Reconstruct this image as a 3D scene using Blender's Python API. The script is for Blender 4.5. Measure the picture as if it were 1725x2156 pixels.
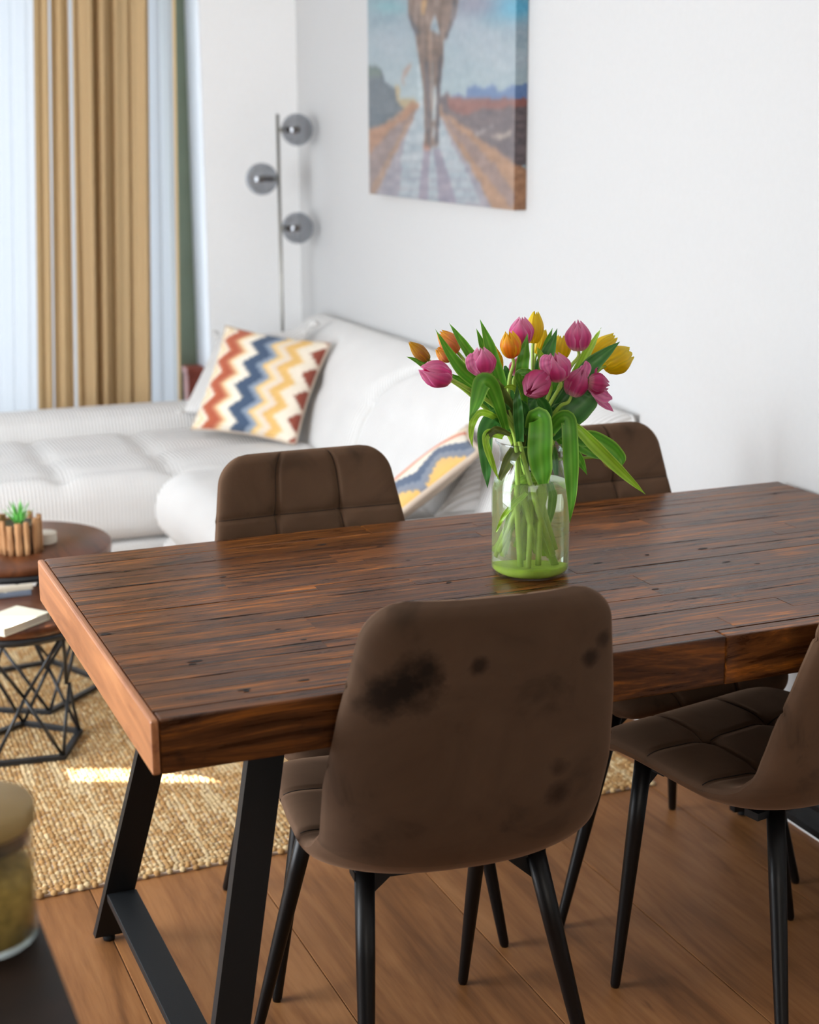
import bpy, bmesh, math, random
import numpy as np
from mathutils import Vector, Matrix

for o in list(bpy.data.objects):
    bpy.data.objects.remove(o)
S = bpy.context.scene
COL = S.collection
PI = math.pi

# ---------------------------------------------------------------- camera, world, sun, daylight, exposure
F_PX, PITCH, YAW, ROLL = 3340.05, 0.24350, 0.39247, -0.00400
CAM = np.array([-0.43347, -1.94289, 1.52967])
fw = np.array([math.sin(YAW) * math.cos(PITCH), math.cos(YAW) * math.cos(PITCH), -math.sin(PITCH)])
rt = np.array([math.cos(YAW), -math.sin(YAW), 0.0])
up = np.cross(rt, fw)
rt, up = rt * math.cos(ROLL) + up * math.sin(ROLL), -rt * math.sin(ROLL) + up * math.cos(ROLL)
cam_data = bpy.data.cameras.new('camera')
cam = bpy.data.objects.new('camera', cam_data)
COL.objects.link(cam)
cam.matrix_world = Matrix(((rt[0], up[0], -fw[0], CAM[0]), (rt[1], up[1], -fw[1], CAM[1]),
                           (rt[2], up[2], -fw[2], CAM[2]), (0, 0, 0, 1)))
cam_data.sensor_fit = 'VERTICAL'
cam_data.sensor_height = 36.0
cam_data.lens = F_PX / 2156 * 36.0
cam_data.clip_start = 0.05
cam_data.dof.use_dof = True
cam_data.dof.focus_distance = 2.62
cam_data.dof.aperture_fstop = 3.8
S.camera = cam

W = bpy.data.worlds.new('sky')
S.world = W
W.use_nodes = True
bg = W.node_tree.nodes['Background']
bg.inputs['Color'].default_value = (0.80, 0.90, 1.0, 1)
bg.inputs['Strength'].default_value = 0.7

def light(name, kind, loc, direction, energy, color, size=None):
    d = bpy.data.lights.new(name, kind)
    d.energy = energy
    d.color = color
    if size:
        d.shape = 'RECTANGLE'
        d.size, d.size_y = size
    o = bpy.data.objects.new(name, d)
    COL.objects.link(o)
    o.location = loc
    o.rotation_euler = Vector(direction).to_track_quat('-Z', 'Y').to_euler()
    return d, o

sun, sun_o = light('sun', 'SUN', (-4, 4, 5), (0.920 * math.cos(0.620), -0.391 * math.cos(0.620), -math.sin(0.620)), 36.0, (1.0, 0.98, 0.94))
sun.angle = 0.006
# daylight of the two window openings (the area lights fill the openings themselves)
light('daylight_left_window', 'AREA', (-2.46, 1.16, 1.30), (1, 0, -0.05), 142.0, (0.96, 0.98, 1.0), (1.8, 2.1))
light('daylight_far_window', 'AREA', (-0.45, 4.62, 1.25), (0.0, -1, -0.05), 30.0, (0.93, 0.97, 1.0), (3.2, 2.2))

# fill lamp added behind the camera to brighten front faces; no window stands there
light('added_front_fill', 'AREA', (-0.6, -3.22, 1.45), (0.1, 1, -0.05), 19.0, (1.0, 0.97, 0.92), (2.2, 1.3))

S.view_settings.view_transform = 'Standard'
S.view_settings.look = 'None'
S.view_settings.gamma = 1.0
S.view_settings.use_curve_mapping = False
S.view_settings.exposure = 0.36
S.cycles.use_denoising = True
S.cycles.max_bounces = 14
S.cycles.diffuse_bounces = 6
S.cycles.glossy_bounces = 5
S.cycles.transmission_bounces = 12
S.cycles.transparent_max_bounces = 16
S.cycles.sample_clamp_indirect = 8.0
S.cycles.blur_glossy = 0.5

# ---------------------------------------------------------------- pixel helpers (pixel of the photo -> point on a plane)
def ray(u, v):
    return fw + rt * (u - 862.5) / F_PX - up * (v - 1078) / F_PX
def PY(u, v, y):
    d = ray(u, v); return CAM + d * ((y - CAM[1]) / d[1])
def PX(u, v, x):
    d = ray(u, v); return CAM + d * ((x - CAM[0]) / d[0])
def PZ(u, v, z):
    d = ray(u, v); return CAM + d * ((z - CAM[2]) / d[2])
def PD(u, v, t):
    return CAM + ray(u, v) * t
def project(p):
    d = np.asarray(p, float) - CAM
    z = d @ fw
    return 862.5 + F_PX * (d @ rt) / z, 1078 - F_PX * (d @ up) / z

def lin(c):
    c = np.asarray(c, float) / 255.0
    return np.where(c <= 0.04045, c / 12.92, ((c + 0.055) / 1.055) ** 2.4)
def L4(*c):
    r = lin(c); return (float(r[0]), float(r[1]), float(r[2]), 1.0)

# ---------------------------------------------------------------- materials
def new_mat(name):
    m = bpy.data.materials.new(name)
    m.use_nodes = True
    nt = m.node_tree
    b = nt.nodes['Principled BSDF']
    return m, nt, b
def N(nt, typ, **kw):
    n = nt.nodes.new(typ)
    for k, v in kw.items():
        if k.startswith('i_'):
            n.inputs[k[2:].replace('_', ' ')].default_value = v
        else:
            setattr(n, k, v)
    return n
def ramp(nt, fac, stops, interp='LINEAR'):
    r = nt.nodes.new('ShaderNodeValToRGB')
    r.color_ramp.interpolation = interp
    el = r.color_ramp.elements
    while len(el) < len(stops):
        el.new(0.5)
    for e, (p, c) in zip(el, stops):
        e.position = p
        e.color = c
    nt.links.new(fac, r.inputs['Fac'])
    return r
def coords(nt, scale=(1, 1, 1), rand=False, kind='Object'):
    tc = nt.nodes.new('ShaderNodeTexCoord')
    mp = nt.nodes.new('ShaderNodeMapping')
    mp.inputs['Scale'].default_value = scale
    nt.links.new(tc.outputs[kind], mp.inputs['Vector'])
    if rand:
        oi = nt.nodes.new('ShaderNodeObjectInfo')
        mu = N(nt, 'ShaderNodeMath', operation='MULTIPLY')
        mu.inputs[1].default_value = 37.0
        nt.links.new(oi.outputs['Random'], mu.inputs[0])
        nt.links.new(mu.outputs[0], mp.inputs['Location'])
    return mp.outputs['Vector']
def noise(nt, vec, scale, detail=4, rough=0.55, dist=0.0):
    n = nt.nodes.new('ShaderNodeTexNoise')
    n.inputs['Scale'].default_value = scale
    n.inputs['Detail'].default_value = detail
    n.inputs['Roughness'].default_value = rough
    n.inputs['Distortion'].default_value = dist
    nt.links.new(vec, n.inputs['Vector'])
    return n.outputs['Fac']
def bump(nt, b, height, strength=0.3, dist=0.01):
    bn = nt.nodes.new('ShaderNodeBump')
    bn.inputs['Strength'].default_value = strength
    bn.inputs['Distance'].default_value = dist
    nt.links.new(height, bn.inputs['Height'])
    nt.links.new(bn.outputs['Normal'], b.inputs['Normal'])
    return bn
def mixc(nt, fac, a, b, mode='MIX'):
    m = nt.nodes.new('ShaderNodeMix')
    m.data_type = 'RGBA'
    m.blend_type = mode
    for s, v in ((m.inputs[0], fac), (m.inputs[6], a), (m.inputs[7], b)):
        if hasattr(v, 'links'):
            nt.links.new(v, s)
        else:
            s.default_value = v
    return m.outputs[2]
def plain(name, rgb, rough=0.5, metal=0.0, nscale=0, namp=0.1, bumpv=0.0, **extra):
    m, nt, b = new_mat(name)
    c = L4(*rgb)
    b.inputs['Roughness'].default_value = rough
    b.inputs['Metallic'].default_value = metal
    v = coords(nt)
    f = noise(nt, v, nscale or 12, 3)
    lo = tuple(x * (1 - namp) for x in c[:3]) + (1,)
    hi = tuple(min(1, x * (1 + namp)) for x in c[:3]) + (1,)
    r = ramp(nt, f, [(0.3, lo), (0.7, hi)])
    nt.links.new(r.outputs[0], b.inputs['Base Color'])
    if bumpv:
        bump(nt, b, f, bumpv, 0.004)
    for k, val in extra.items():
        b.inputs[k.replace('_', ' ')].default_value = val
    return m

M = {}
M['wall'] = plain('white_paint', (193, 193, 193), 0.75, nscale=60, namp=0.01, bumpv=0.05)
M['wall_far'] = plain('white_paint_light_boosted', (238, 238, 238), 0.75, nscale=60, namp=0.01, bumpv=0.05)  # same white paint, lightened to make up for weak light on the far wall
M['wall_back'] = plain('kitchen_wall_paint', (226, 218, 204), 0.7, nscale=3, namp=0.05)
M['ceiling'] = plain('ceiling_paint', (222, 222, 220), 0.8, nscale=30, namp=0.01)
M['baseboard'] = plain('black_skirting', (22, 22, 24), 0.45)
M['white_trim'] = plain('white_trim', (235, 235, 235), 0.5)
M['reveal'] = plain('reveal_paint', (220, 223, 228), 0.6, namp=0.01)
M['sage'] = plain('sage_frame_paint', (128, 142, 122), 0.5, namp=0.04)
M['black_steel'] = plain('black_powder_coat', (23, 25, 27), 0.5, nscale=400, namp=0.1, bumpv=0.05, Specular_IOR_Level=0.25)
M['black_wire'] = plain('black_wire', (28, 30, 33), 0.4)
M['chair_leg'] = plain('black_chair_leg', (7, 7, 8), 0.40, Specular_IOR_Level=0.3)
M['chrome'] = plain('brushed_nickel', (150, 148, 142), 0.3, 1.0)
M['dark_side'] = plain('dark_side_wood', (27, 16, 10), 0.5, nscale=20, namp=0.3, Specular_IOR_Level=0.25)
M['terracotta'] = plain('red_brown_wood', (138, 62, 44), 0.5, namp=0.15)
M['cream_paper'] = plain('cream_paper', (238, 234, 212), 0.7, namp=0.02)
M['beige_book'] = plain('beige_cover', (205, 196, 178), 0.6, namp=0.04)
M['grey_book'] = plain('grey_cover', (112, 122, 138), 0.5, namp=0.05)
M['ink'] = plain('ink', (60, 62, 70), 0.7)
M['coaster'] = plain('stone_coaster', (222, 214, 198), 0.5, namp=0.04)
M['concrete'] = plain('pot_soil', (112, 104, 92), 0.9, nscale=80, namp=0.3)
M['succulent'] = plain('succulent_green', (108, 190, 88), 0.5, nscale=15, namp=0.25)
M['lid'] = plain('bamboo_lid', (146, 122, 76), 0.5, nscale=10, namp=0.08)
M['seal'] = plain('jar_seal', (72, 60, 42), 0.6)
M['oats'] = plain('oat_flakes', (168, 142, 84), 0.9, nscale=120, namp=0.4, bumpv=0.6)
M['beige_strip'] = plain('beige_piping', (196, 178, 160), 0.8, namp=0.05)

def wood_table():
    m, nt, b = new_mat('dark_reclaimed_wood')
    oi = nt.nodes.new('ShaderNodeObjectInfo')
    v1 = coords(nt, (2.6, 44, 17), True)
    v2 = coords(nt, (6.0, 190, 150), True)
    v3 = coords(nt, (5.0, 22, 16), True)
    f1 = noise(nt, v1, 1.0, 7, 0.66, 2.2)
    f2 = noise(nt, v2, 1.0, 3, 0.6, 0.3)
    f3 = noise(nt, v3, 1.0, 4, 0.6, 0.8)
    base = ramp(nt, f1, [(0.24, L4(40, 23, 14)), (0.41, L4(78, 47, 26)), (0.54, L4(118, 74, 38)), (0.70, L4(196, 122, 46))])
    grain = ramp(nt, f2, [(0.32, (0.46, 0.42, 0.40, 1)), (0.55, (1, 1, 1, 1))])
    c = mixc(nt, 0.7, base.outputs[0], grain.outputs[0], 'MULTIPLY')
    tone = ramp(nt, oi.outputs['Random'], [(0.0, (0.50, 0.44, 0.42, 1)), (0.35, (0.70, 0.65, 0.60, 1)), (0.7, (0.84, 0.78, 0.70, 1)), (1.0, (1.20, 1.06, 0.88, 1))])
    c = mixc(nt, 1.0, c, tone.outputs[0], 'MULTIPLY')
    stain = ramp(nt, f3, [(0.60, (0, 0, 0, 1)), (0.74, (1, 1, 1, 1))])
    c = mixc(nt, stain.outputs[0], c, L4(24, 17, 15))
    nt.links.new(c, b.inputs['Base Color'])
    rr = ramp(nt, f1, [(0.3, (0.24, 0.24, 0.24, 1)), (0.7, (0.36, 0.36, 0.36, 1))])
    nt.links.new(rr.outputs[0], b.inputs['Roughness'])
    b.inputs['Specular IOR Level'].default_value = 0.22
    bump(nt, b, f2, 0.25, 0.0012)
    return m
M['table_wood'] = wood_table()
def wood_end():
    m, nt, b = new_mat('table_end_wood')
    v1 = coords(nt, (40, 2.2, 26), True)
    f1 = noise(nt, v1, 1.0, 5, 0.6, 1.0)
    v2 = coords(nt, (8, 3.0, 9), True)
    f2 = noise(nt, v2, 1.0, 4, 0.6, 2.0)
    base = ramp(nt, f1, [(0.25, L4(130, 80, 48)), (0.6, L4(168, 110, 68)), (0.8, L4(184, 126, 80))])
    st = ramp(nt, f2, [(0.56, (1, 1, 1, 1)), (0.7, (0.6, 0.5, 0.45, 1))])
    c = mixc(nt, 0.8, base.outputs[0], st.outputs[0], 'MULTIPLY')
    nt.links.new(c, b.inputs['Base Color'])
    b.inputs['Roughness'].default_value = 0.42
    return m
M['table_end'] = wood_end()
M['knot'] = plain('dark_knot', (14, 10, 9), 0.7)
def wood_floor():
    m, nt, b = new_mat('oak_laminate')
    oi = nt.nodes.new('ShaderNodeObjectInfo')
    v1 = coords(nt, (9, 1.1, 1), True)
    v2 = coords(nt, (95, 6, 1), True)
    f1 = noise(nt, v1, 1.0, 5, 0.6, 1.5)
    f2 = noise(nt, v2, 1.0, 3, 0.6, 0.4)
    base = ramp(nt, f1, [(0.25, L4(112, 73, 41)), (0.5, L4(150, 102, 61)), (0.78, L4(170, 121, 76))])
    gr = ramp(nt, f2, [(0.3, (0.72, 0.68, 0.64, 1)), (0.6, (1, 1, 1, 1))])
    c = mixc(nt, 0.7, base.outputs[0], gr.outputs[0], 'MULTIPLY')
    tone = ramp(nt, oi.outputs['Random'], [(0, (0.90, 0.88, 0.86, 1)), (1, (1.05, 1.04, 1.02, 1))])
    c = mixc(nt, 1.0, c, tone.outputs[0], 'MULTIPLY')
    v3 = coords(nt, (6, 2.2, 1), True)
    f3 = noise(nt, v3, 1.6, 4, 0.7, 0.5)
    kn = ramp(nt, f3, [(0.70, (0, 0, 0, 1)), (0.80, (1, 1, 1, 1))])
    c = mixc(nt, kn.outputs[0], c, L4(84, 52, 32))
    nt.links.new(c, b.inputs['Base Color'])
    b.inputs['Roughness'].default_value = 0.48
    b.inputs['Specular IOR Level'].default_value = 0.2
    bump(nt, b, f2, 0.12, 0.001)
    return m
M['floor'] = wood_floor()
M['gap'] = plain('floor_joint', (60, 38, 24), 0.8)
def wood_round():
    m, nt, b = new_mat('walnut_top')
    v1 = coords(nt, (26, 3, 20))
    f1 = noise(nt, v1, 1.0, 5, 0.6, 0.8)
    base = ramp(nt, f1, [(0.3, L4(66, 34, 18)), (0.7, L4(118, 68, 38))])
    nt.links.new(base.outputs[0], b.inputs['Base Color'])
    b.inputs['Roughness'].default_value = 0.33
    return m
M['walnut'] = wood_round()
def driftwood():
    m, nt, b = new_mat('driftwood')
    v1 = coords(nt, (60, 60, 8), True)
    f1 = noise(nt, v1, 1.0, 4, 0.6, 0.6)
    base = ramp(nt, f1, [(0.25, L4(128, 84, 50)), (0.55, L4(186, 138, 92)), (0.8, L4(206, 162, 114))])
    nt.links.new(base.outputs[0], b.inputs['Base Color'])
    b.inputs['Roughness'].default_value = 0.8
    return m
M['driftwood'] = driftwood()
def velvet(name='brown_velvet', marks=(), k=1.0):
    m, nt, b = new_mat(name)
    v = coords(nt)
    f1 = noise(nt, v, 7.0, 4, 0.6, 0.8)
    f2 = noise(nt, v, 300.0, 2, 0.6)
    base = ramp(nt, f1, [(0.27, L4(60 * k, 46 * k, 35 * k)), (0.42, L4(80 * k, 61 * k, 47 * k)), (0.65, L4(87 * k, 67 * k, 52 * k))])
    c = base.outputs[0]
    if marks:
        # patches where the pile is brushed the other way
        tc = nt.nodes.new('ShaderNodeTexCoord')
        sp = nt.nodes.new('ShaderNodeSeparateXYZ')
        nt.links.new(tc.outputs['Object'], sp.inputs[0])
        wob = noise(nt, v, 26.0, 4, 0.65)
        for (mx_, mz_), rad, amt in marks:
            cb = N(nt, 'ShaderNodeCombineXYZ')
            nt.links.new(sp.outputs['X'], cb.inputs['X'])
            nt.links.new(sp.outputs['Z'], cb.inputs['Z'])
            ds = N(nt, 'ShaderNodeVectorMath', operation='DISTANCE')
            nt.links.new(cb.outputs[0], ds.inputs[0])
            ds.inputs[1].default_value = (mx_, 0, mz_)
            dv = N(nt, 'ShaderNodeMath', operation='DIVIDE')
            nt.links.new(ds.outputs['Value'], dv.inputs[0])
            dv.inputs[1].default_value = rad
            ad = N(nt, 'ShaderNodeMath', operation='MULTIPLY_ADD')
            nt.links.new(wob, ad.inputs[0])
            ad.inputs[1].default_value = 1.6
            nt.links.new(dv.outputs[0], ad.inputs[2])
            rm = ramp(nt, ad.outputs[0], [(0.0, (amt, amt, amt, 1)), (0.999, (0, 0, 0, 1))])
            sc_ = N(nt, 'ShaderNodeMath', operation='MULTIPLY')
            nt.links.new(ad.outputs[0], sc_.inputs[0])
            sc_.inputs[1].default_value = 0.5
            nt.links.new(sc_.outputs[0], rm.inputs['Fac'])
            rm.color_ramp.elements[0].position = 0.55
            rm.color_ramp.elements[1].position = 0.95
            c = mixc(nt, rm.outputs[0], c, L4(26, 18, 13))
    nt.links.new(c, b.inputs['Base Color'])
    b.inputs['Roughness'].default_value = 0.85
    b.inputs['Sheen Weight'].default_value = 0.35
    b.inputs['Sheen Roughness'].default_value = 0.4
    b.inputs['Sheen Tint'].default_value = L4(200, 160, 130)
    b.inputs['Specular IOR Level'].default_value = 0.15
    bump(nt, b, f2, 0.15, 0.001)
    return m
M['velvet'] = velvet(k=1.13)  # same velvet, base lightened to imitate more light than on the marked back
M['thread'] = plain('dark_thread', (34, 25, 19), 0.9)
M['velvet_marked'] = velvet('brushed_brown_velvet', [((-0.118, 0.782), 0.046, 1.0), ((-0.150, 0.755), 0.034, 0.9), ((-0.09, 0.80), 0.026, 0.9), ((-0.02, 0.80), 0.014, 0.8), ((0.145, 0.79), 0.016, 0.8), ((0.165, 0.815), 0.014, 0.7), ((0.12, 0.58), 0.026, 0.7), ((0.115, 0.62), 0.018, 0.6)], 0.97)  # marks belong to the pile; the darker base imitates shade on this back
def corduroy(axis, name):
    m, nt, b = new_mat(name)
    v = coords(nt)
    w = N(nt, 'ShaderNodeTexWave', wave_type='BANDS', bands_direction=axis, wave_profile='SIN')
    w.inputs['Scale'].default_value = 26.0
    w.inputs['Distortion'].default_value = 0.15
    nt.links.new(v, w.inputs['Vector'])
    f = noise(nt, v, 9, 3)
    base = ramp(nt, f, [(0.3, L4(228, 227, 226)), (0.7, L4(234, 233, 232))])
    rc = ramp(nt, w.outputs['Fac'], [(0.0, (0.66, 0.64, 0.61, 1)), (0.45, (1, 1, 1, 1))])  # darker grooves between the ribs: shade put into the colour
    c = mixc(nt, 0.9, base.outputs[0], rc.outputs[0], 'MULTIPLY')
    nt.links.new(c, b.inputs['Base Color'])
    b.inputs['Roughness'].default_value = 0.9
    b.inputs['Sheen Weight'].default_value = 0.2
    bump(nt, b, w.outputs['Fac'], 0.8, 0.004)
    return m
M['cord_x'] = corduroy('X', 'white_corduroy_lengthwise')
M['cord_y'] = corduroy('Y', 'white_corduroy_crosswise')
def vcol_mat(name, rough=0.8, translucent=0.0, bscale=0, bstr=0.3, sheen=0.0):
    m, nt, b = new_mat(name)
    a = N(nt, 'ShaderNodeVertexColor', layer_name='Col')
    v = coords(nt)
    f = noise(nt, v, 40, 3)
    r = ramp(nt, f, [(0.3, (0.93, 0.93, 0.93, 1)), (0.7, (1.0, 1.0, 1.0, 1))])
    c = mixc(nt, 1.0, a.outputs['Color'], r.outputs[0], 'MULTIPLY')
    nt.links.new(c, b.inputs['Base Color'])
    b.inputs['Roughness'].default_value = rough
    b.inputs['Sheen Weight'].default_value = sheen
    if bscale:
        bump(nt, b, noise(nt, v, bscale, 2), bstr, 0.002)
    if translucent:
        t = nt.nodes.new('ShaderNodeBsdfTranslucent')
        nt.links.new(c, t.inputs['Color'])
        mx = nt.nodes.new('ShaderNodeMixShader')
        mx.inputs['Fac'].default_value = translucent
        nt.links.new(b.outputs[0], mx.inputs[1])
        nt.links.new(t.outputs[0], mx.inputs[2])
        nt.links.new(mx.outputs[0], nt.nodes['Material Output'].inputs['Surface'])
    return m
M['petal'] = vcol_mat('tulip_petal', 0.45, 0.42)
M['leaf'] = vcol_mat('tulip_leaf', 0.38, 0.28)
M['canvas'] = vcol_mat('canvas_print', 0.45, 0, 500, 0.1)
M['zigzag'] = vcol_mat('zigzag_fabric', 0.95, 0, 250, 0.5, 0.2)
M['jute'] = vcol_mat('jute_weave', 0.95, 0, 600, 0.4)
M['stem'] = plain('tulip_stem', (158, 188, 78), 0.45, nscale=30, namp=0.15)
def cloth(name, rgb, trans, trcol, transp=0.0, wscale=350):
    m, nt, b = new_mat(name)
    v = coords(nt, (1, 1, 0.25))
    f = noise(nt, v, wscale, 2)
    f2 = noise(nt, coords(nt, (30, 30, 1.0)), 1.0, 3)
    c = L4(*rgb)
    r = ramp(nt, f2, [(0.3, tuple(x * 0.92 for x in c[:3]) + (1,)), (0.7, c)])
    nt.links.new(r.outputs[0], b.inputs['Base Color'])
    b.inputs['Roughness'].default_value = 0.9
    bump(nt, b, f, 0.15, 0.001)
    t = nt.nodes.new('ShaderNodeBsdfTranslucent')
    t.inputs['Color'].default_value = L4(*trcol)
    mx = nt.nodes.new('ShaderNodeMixShader')
    mx.inputs['Fac'].default_value = trans
    nt.links.new(b.outputs[0], mx.inputs[1])
    nt.links.new(t.outputs[0], mx.inputs[2])
    out = mx.outputs[0]
    if transp:
        tp = nt.nodes.new('ShaderNodeBsdfTransparent')
        m2 = nt.nodes.new('ShaderNodeMixShader')
        m2.inputs['Fac'].default_value = transp
        nt.links.new(out, m2.inputs[1])
        nt.links.new(tp.outputs[0], m2.inputs[2])
        out = m2.outputs[0]
    nt.links.new(out, nt.nodes['Material Output'].inputs['Surface'])
    return m
M['curtain'] = cloth('ochre_curtain', (192, 163, 122), 0.20, (214, 182, 130))
M['sheer'] = cloth('white_sheer', (210, 212, 214), 0.48, (214, 217, 222), 0.2)
M['hem'] = cloth('sheer_hem', (214, 184, 140), 0.4, (226, 190, 140))
def glass(name, color, ior, rough=0.0):
    m, nt, b = new_mat(name)
    b.inputs['Base Color'].default_value = color
    b.inputs['Transmission Weight'].default_value = 1.0
    b.inputs['Roughness'].default_value = rough
    b.inputs['IOR'].default_value = ior
    return m
def thin_glass(name, tint, refl):
    m, nt, b = new_mat(name)
    tp = nt.nodes.new('ShaderNodeBsdfTransparent')
    tp.inputs['Color'].default_value = tint
    gl = nt.nodes.new('ShaderNodeBsdfGlossy')
    gl.inputs['Roughness'].default_value = 0.02
    gl.inputs['Color'].default_value = (0.9, 0.92, 0.95, 1)
    # same reflectance from both faces of the thin sheet: r0 + (1 - r0) * facing^5
    lw = nt.nodes.new('ShaderNodeLayerWeight')
    lw.inputs['Blend'].default_value = 0.5
    pw = N(nt, 'ShaderNodeMath', operation='POWER')
    pw.inputs[1].default_value = 4.5
    nt.links.new(lw.outputs['Facing'], pw.inputs[0])
    r0 = ((refl - 1) / (refl + 1)) ** 2 * 1.3
    ml = N(nt, 'ShaderNodeMath', operation='MULTIPLY_ADD')
    ml.inputs[1].default_value = 0.7
    ml.inputs[2].default_value = r0
    nt.links.new(pw.outputs[0], ml.inputs[0])
    mx = nt.nodes.new('ShaderNodeMixShader')
    nt.links.new(ml.outputs[0], mx.inputs['Fac'])
    nt.links.new(tp.outputs[0], mx.inputs[1])
    nt.links.new(gl.outputs[0], mx.inputs[2])
    nt.links.new(mx.outputs[0], nt.nodes['Material Output'].inputs['Surface'])
    return m
M['glass'] = thin_glass('clear_glass', (0.97, 0.99, 0.97, 1), 1.4)
def cloudy_water():
    m, nt, b = new_mat('flower_water')
    b.inputs['Base Color'].default_value = (0.98, 1.0, 0.90, 1)
    b.inputs['Transmission Weight'].default_value = 1.0
    b.inputs['Roughness'].default_value = 0.0
    b.inputs['IOR'].default_value = 1.33
    v = coords(nt, (30, 30, 14))
    f = noise(nt, v, 1.0, 3)
    r = ramp(nt, f, [(0.3, L4(208, 228, 140)), (0.7, L4(232, 240, 196))])
    t = nt.nodes.new('ShaderNodeBsdfTranslucent')
    nt.links.new(r.outputs[0], t.inputs['Color'])
    d = nt.nodes.new('ShaderNodeBsdfDiffuse')
    nt.links.new(r.outputs[0], d.inputs['Color'])
    m1 = nt.nodes.new('ShaderNodeMixShader')
    nt.links.new(t.outputs[0], m1.inputs[1])
    nt.links.new(d.outputs[0], m1.inputs[2])
    m2 = nt.nodes.new('ShaderNodeMixShader')
    m2.inputs['Fac'].default_value = 0.2
    nt.links.new(b.outputs[0], m2.inputs[1])
    nt.links.new(m1.outputs[0], m2.inputs[2])
    nt.links.new(m2.outputs[0], nt.nodes['Material Output'].inputs['Surface'])
    return m
M['water'] = cloudy_water()
M['refraction_disc'] = plain('lime_refraction_tint', (186, 216, 60), 0.7, nscale=40, namp=0.2)
M['jar_glass'] = thin_glass('jar_glass', (0.90, 0.90, 0.84, 1), 1.25)
M['pane'] = thin_glass('window_pane', (0.96, 0.98, 1, 1), 1.3)
M['smoke'] = thin_glass('smoked_globe_glass', (0.56, 0.57, 0.59, 1), 1.75)
M['bulb'] = plain('bulb_socket', (52, 40, 38), 0.3)

# ---------------------------------------------------------------- mesh helpers
def tag(o, label, cat, group=None, kind=None):
    o['label'] = label
    o['category'] = cat
    if group:
        o['group'] = group
    if kind:
        o['kind'] = kind
    return o
def empty(name, loc, label, cat, group=None, rotz=0.0):
    o = bpy.data.objects.new(name, None)
    COL.objects.link(o)
    o.location = [float(x) for x in loc]
    o.rotation_euler = (0, 0, rotz)
    o.empty_display_size = 0.1
    return tag(o, label, cat, group)
def me_from(name, verts, faces, mat, smooth=True, colors=None):
    me = bpy.data.meshes.new(name)
    me.from_pydata([tuple(map(float, v)) for v in verts], [], [tuple(f) for f in faces])
    if smooth:
        me.polygons.foreach_set('use_smooth', [True] * len(me.polygons))
    if colors is not None:
        ca = me.color_attributes.new('Col', 'FLOAT_COLOR', 'POINT')
        arr = np.ones((len(verts), 4), np.float32)
        arr[:, :3] = np.asarray(colors, np.float32)[:, :3]
        ca.data.foreach_set('color', arr.ravel())
    me.materials.append(M[mat])
    me.update()
    return me
def obj(name, verts, faces, mat, parent=None, smooth=True, colors=None, origin=None, fix=False):
    """link one mesh object; verts are in world space (parent's location subtracted) unless fix"""
    v = np.asarray(verts, float)
    if parent is not None and not fix:
        v = v - world_loc(parent)
    if origin is not None:
        v = v - np.asarray(origin, float)
    o = bpy.data.objects.new(name, me_from(name, v, faces, mat, smooth, colors))
    COL.objects.link(o)
    if parent is not None:
        o.parent = parent
    if origin is not None:
        o.location = [float(x) for x in origin]
    return o
def world_loc(o):
    p = np.zeros(3)
    while o is not None:
        p = p + np.array(o.location)
        o = o.parent
    return p
def share(name, mesh, parent, loc=(0, 0, 0), rot=(0, 0, 0), scale=(1, 1, 1)):
    o = bpy.data.objects.new(name, mesh)
    COL.objects.link(o)
    o.parent = parent
    o.location = [float(x) for x in loc]
    o.rotation_euler = rot
    o.scale = scale
    return o
def grid_faces(nu, nv, off=0, close_u=False, flip=False):
    f = []
    for j in range(nv - 1):
        for i in range(nu if close_u else nu - 1):
            a = off + j * nu + i
            b = off + j * nu + (i + 1) % nu
            q = (a, b, b + nu, a + nu)
            f.append(q[::-1] if flip else q)
    return f
def box(x0, x1, y0, y1, z0, z1, c=0.0):
    """box, with chamfer c on every edge"""
    if c <= 0:
        v = [(x, y, z) for z in (z0, z1) for y in (y0, y1) for x in (x0, x1)]
        f = [(0, 2, 3, 1), (4, 5, 7, 6), (0, 1, 5, 4), (2, 6, 7, 3), (0, 4, 6, 2), (1, 3, 7, 5)]
        return v, f
    bm = bmesh.new()
    bmesh.ops.create_cube(bm, size=1.0)
    for w in bm.verts:
        w.co = Vector(((x0 + x1) / 2 + w.co.x * (x1 - x0), (y0 + y1) / 2 + w.co.y * (y1 - y0), (z0 + z1) / 2 + w.co.z * (z1 - z0)))
    bmesh.ops.bevel(bm, geom=bm.edges[:], offset=c, segments=2, profile=0.5, affect='EDGES')
    v = [tuple(w.co) for w in bm.verts]
    bm.verts.index_update()
    f = [tuple(w.index for w in p.verts) for p in bm.faces]
    bm.free()
    return v, f
def join(*parts):
    V, Fc = [], []
    for v, f in parts:
        o = len(V)
        V += [tuple(p) for p in v]
        Fc += [tuple(i + o for i in q) for q in f]
    return V, Fc
def frames(path):
    p = np.asarray(path, float)
    t = np.gradient(p, axis=0)
    t /= np.linalg.norm(t, axis=1)[:, None] + 1e-12
    n = np.cross(t[0], (0.31, 0.77, 0.55))
    n /= np.linalg.norm(n)
    out = []
    for i in range(len(p)):
        n = n - t[i] * (n @ t[i])
        n /= np.linalg.norm(n) + 1e-12
        out.append((p[i], t[i], n, np.cross(t[i], n)))
    return out
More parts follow.
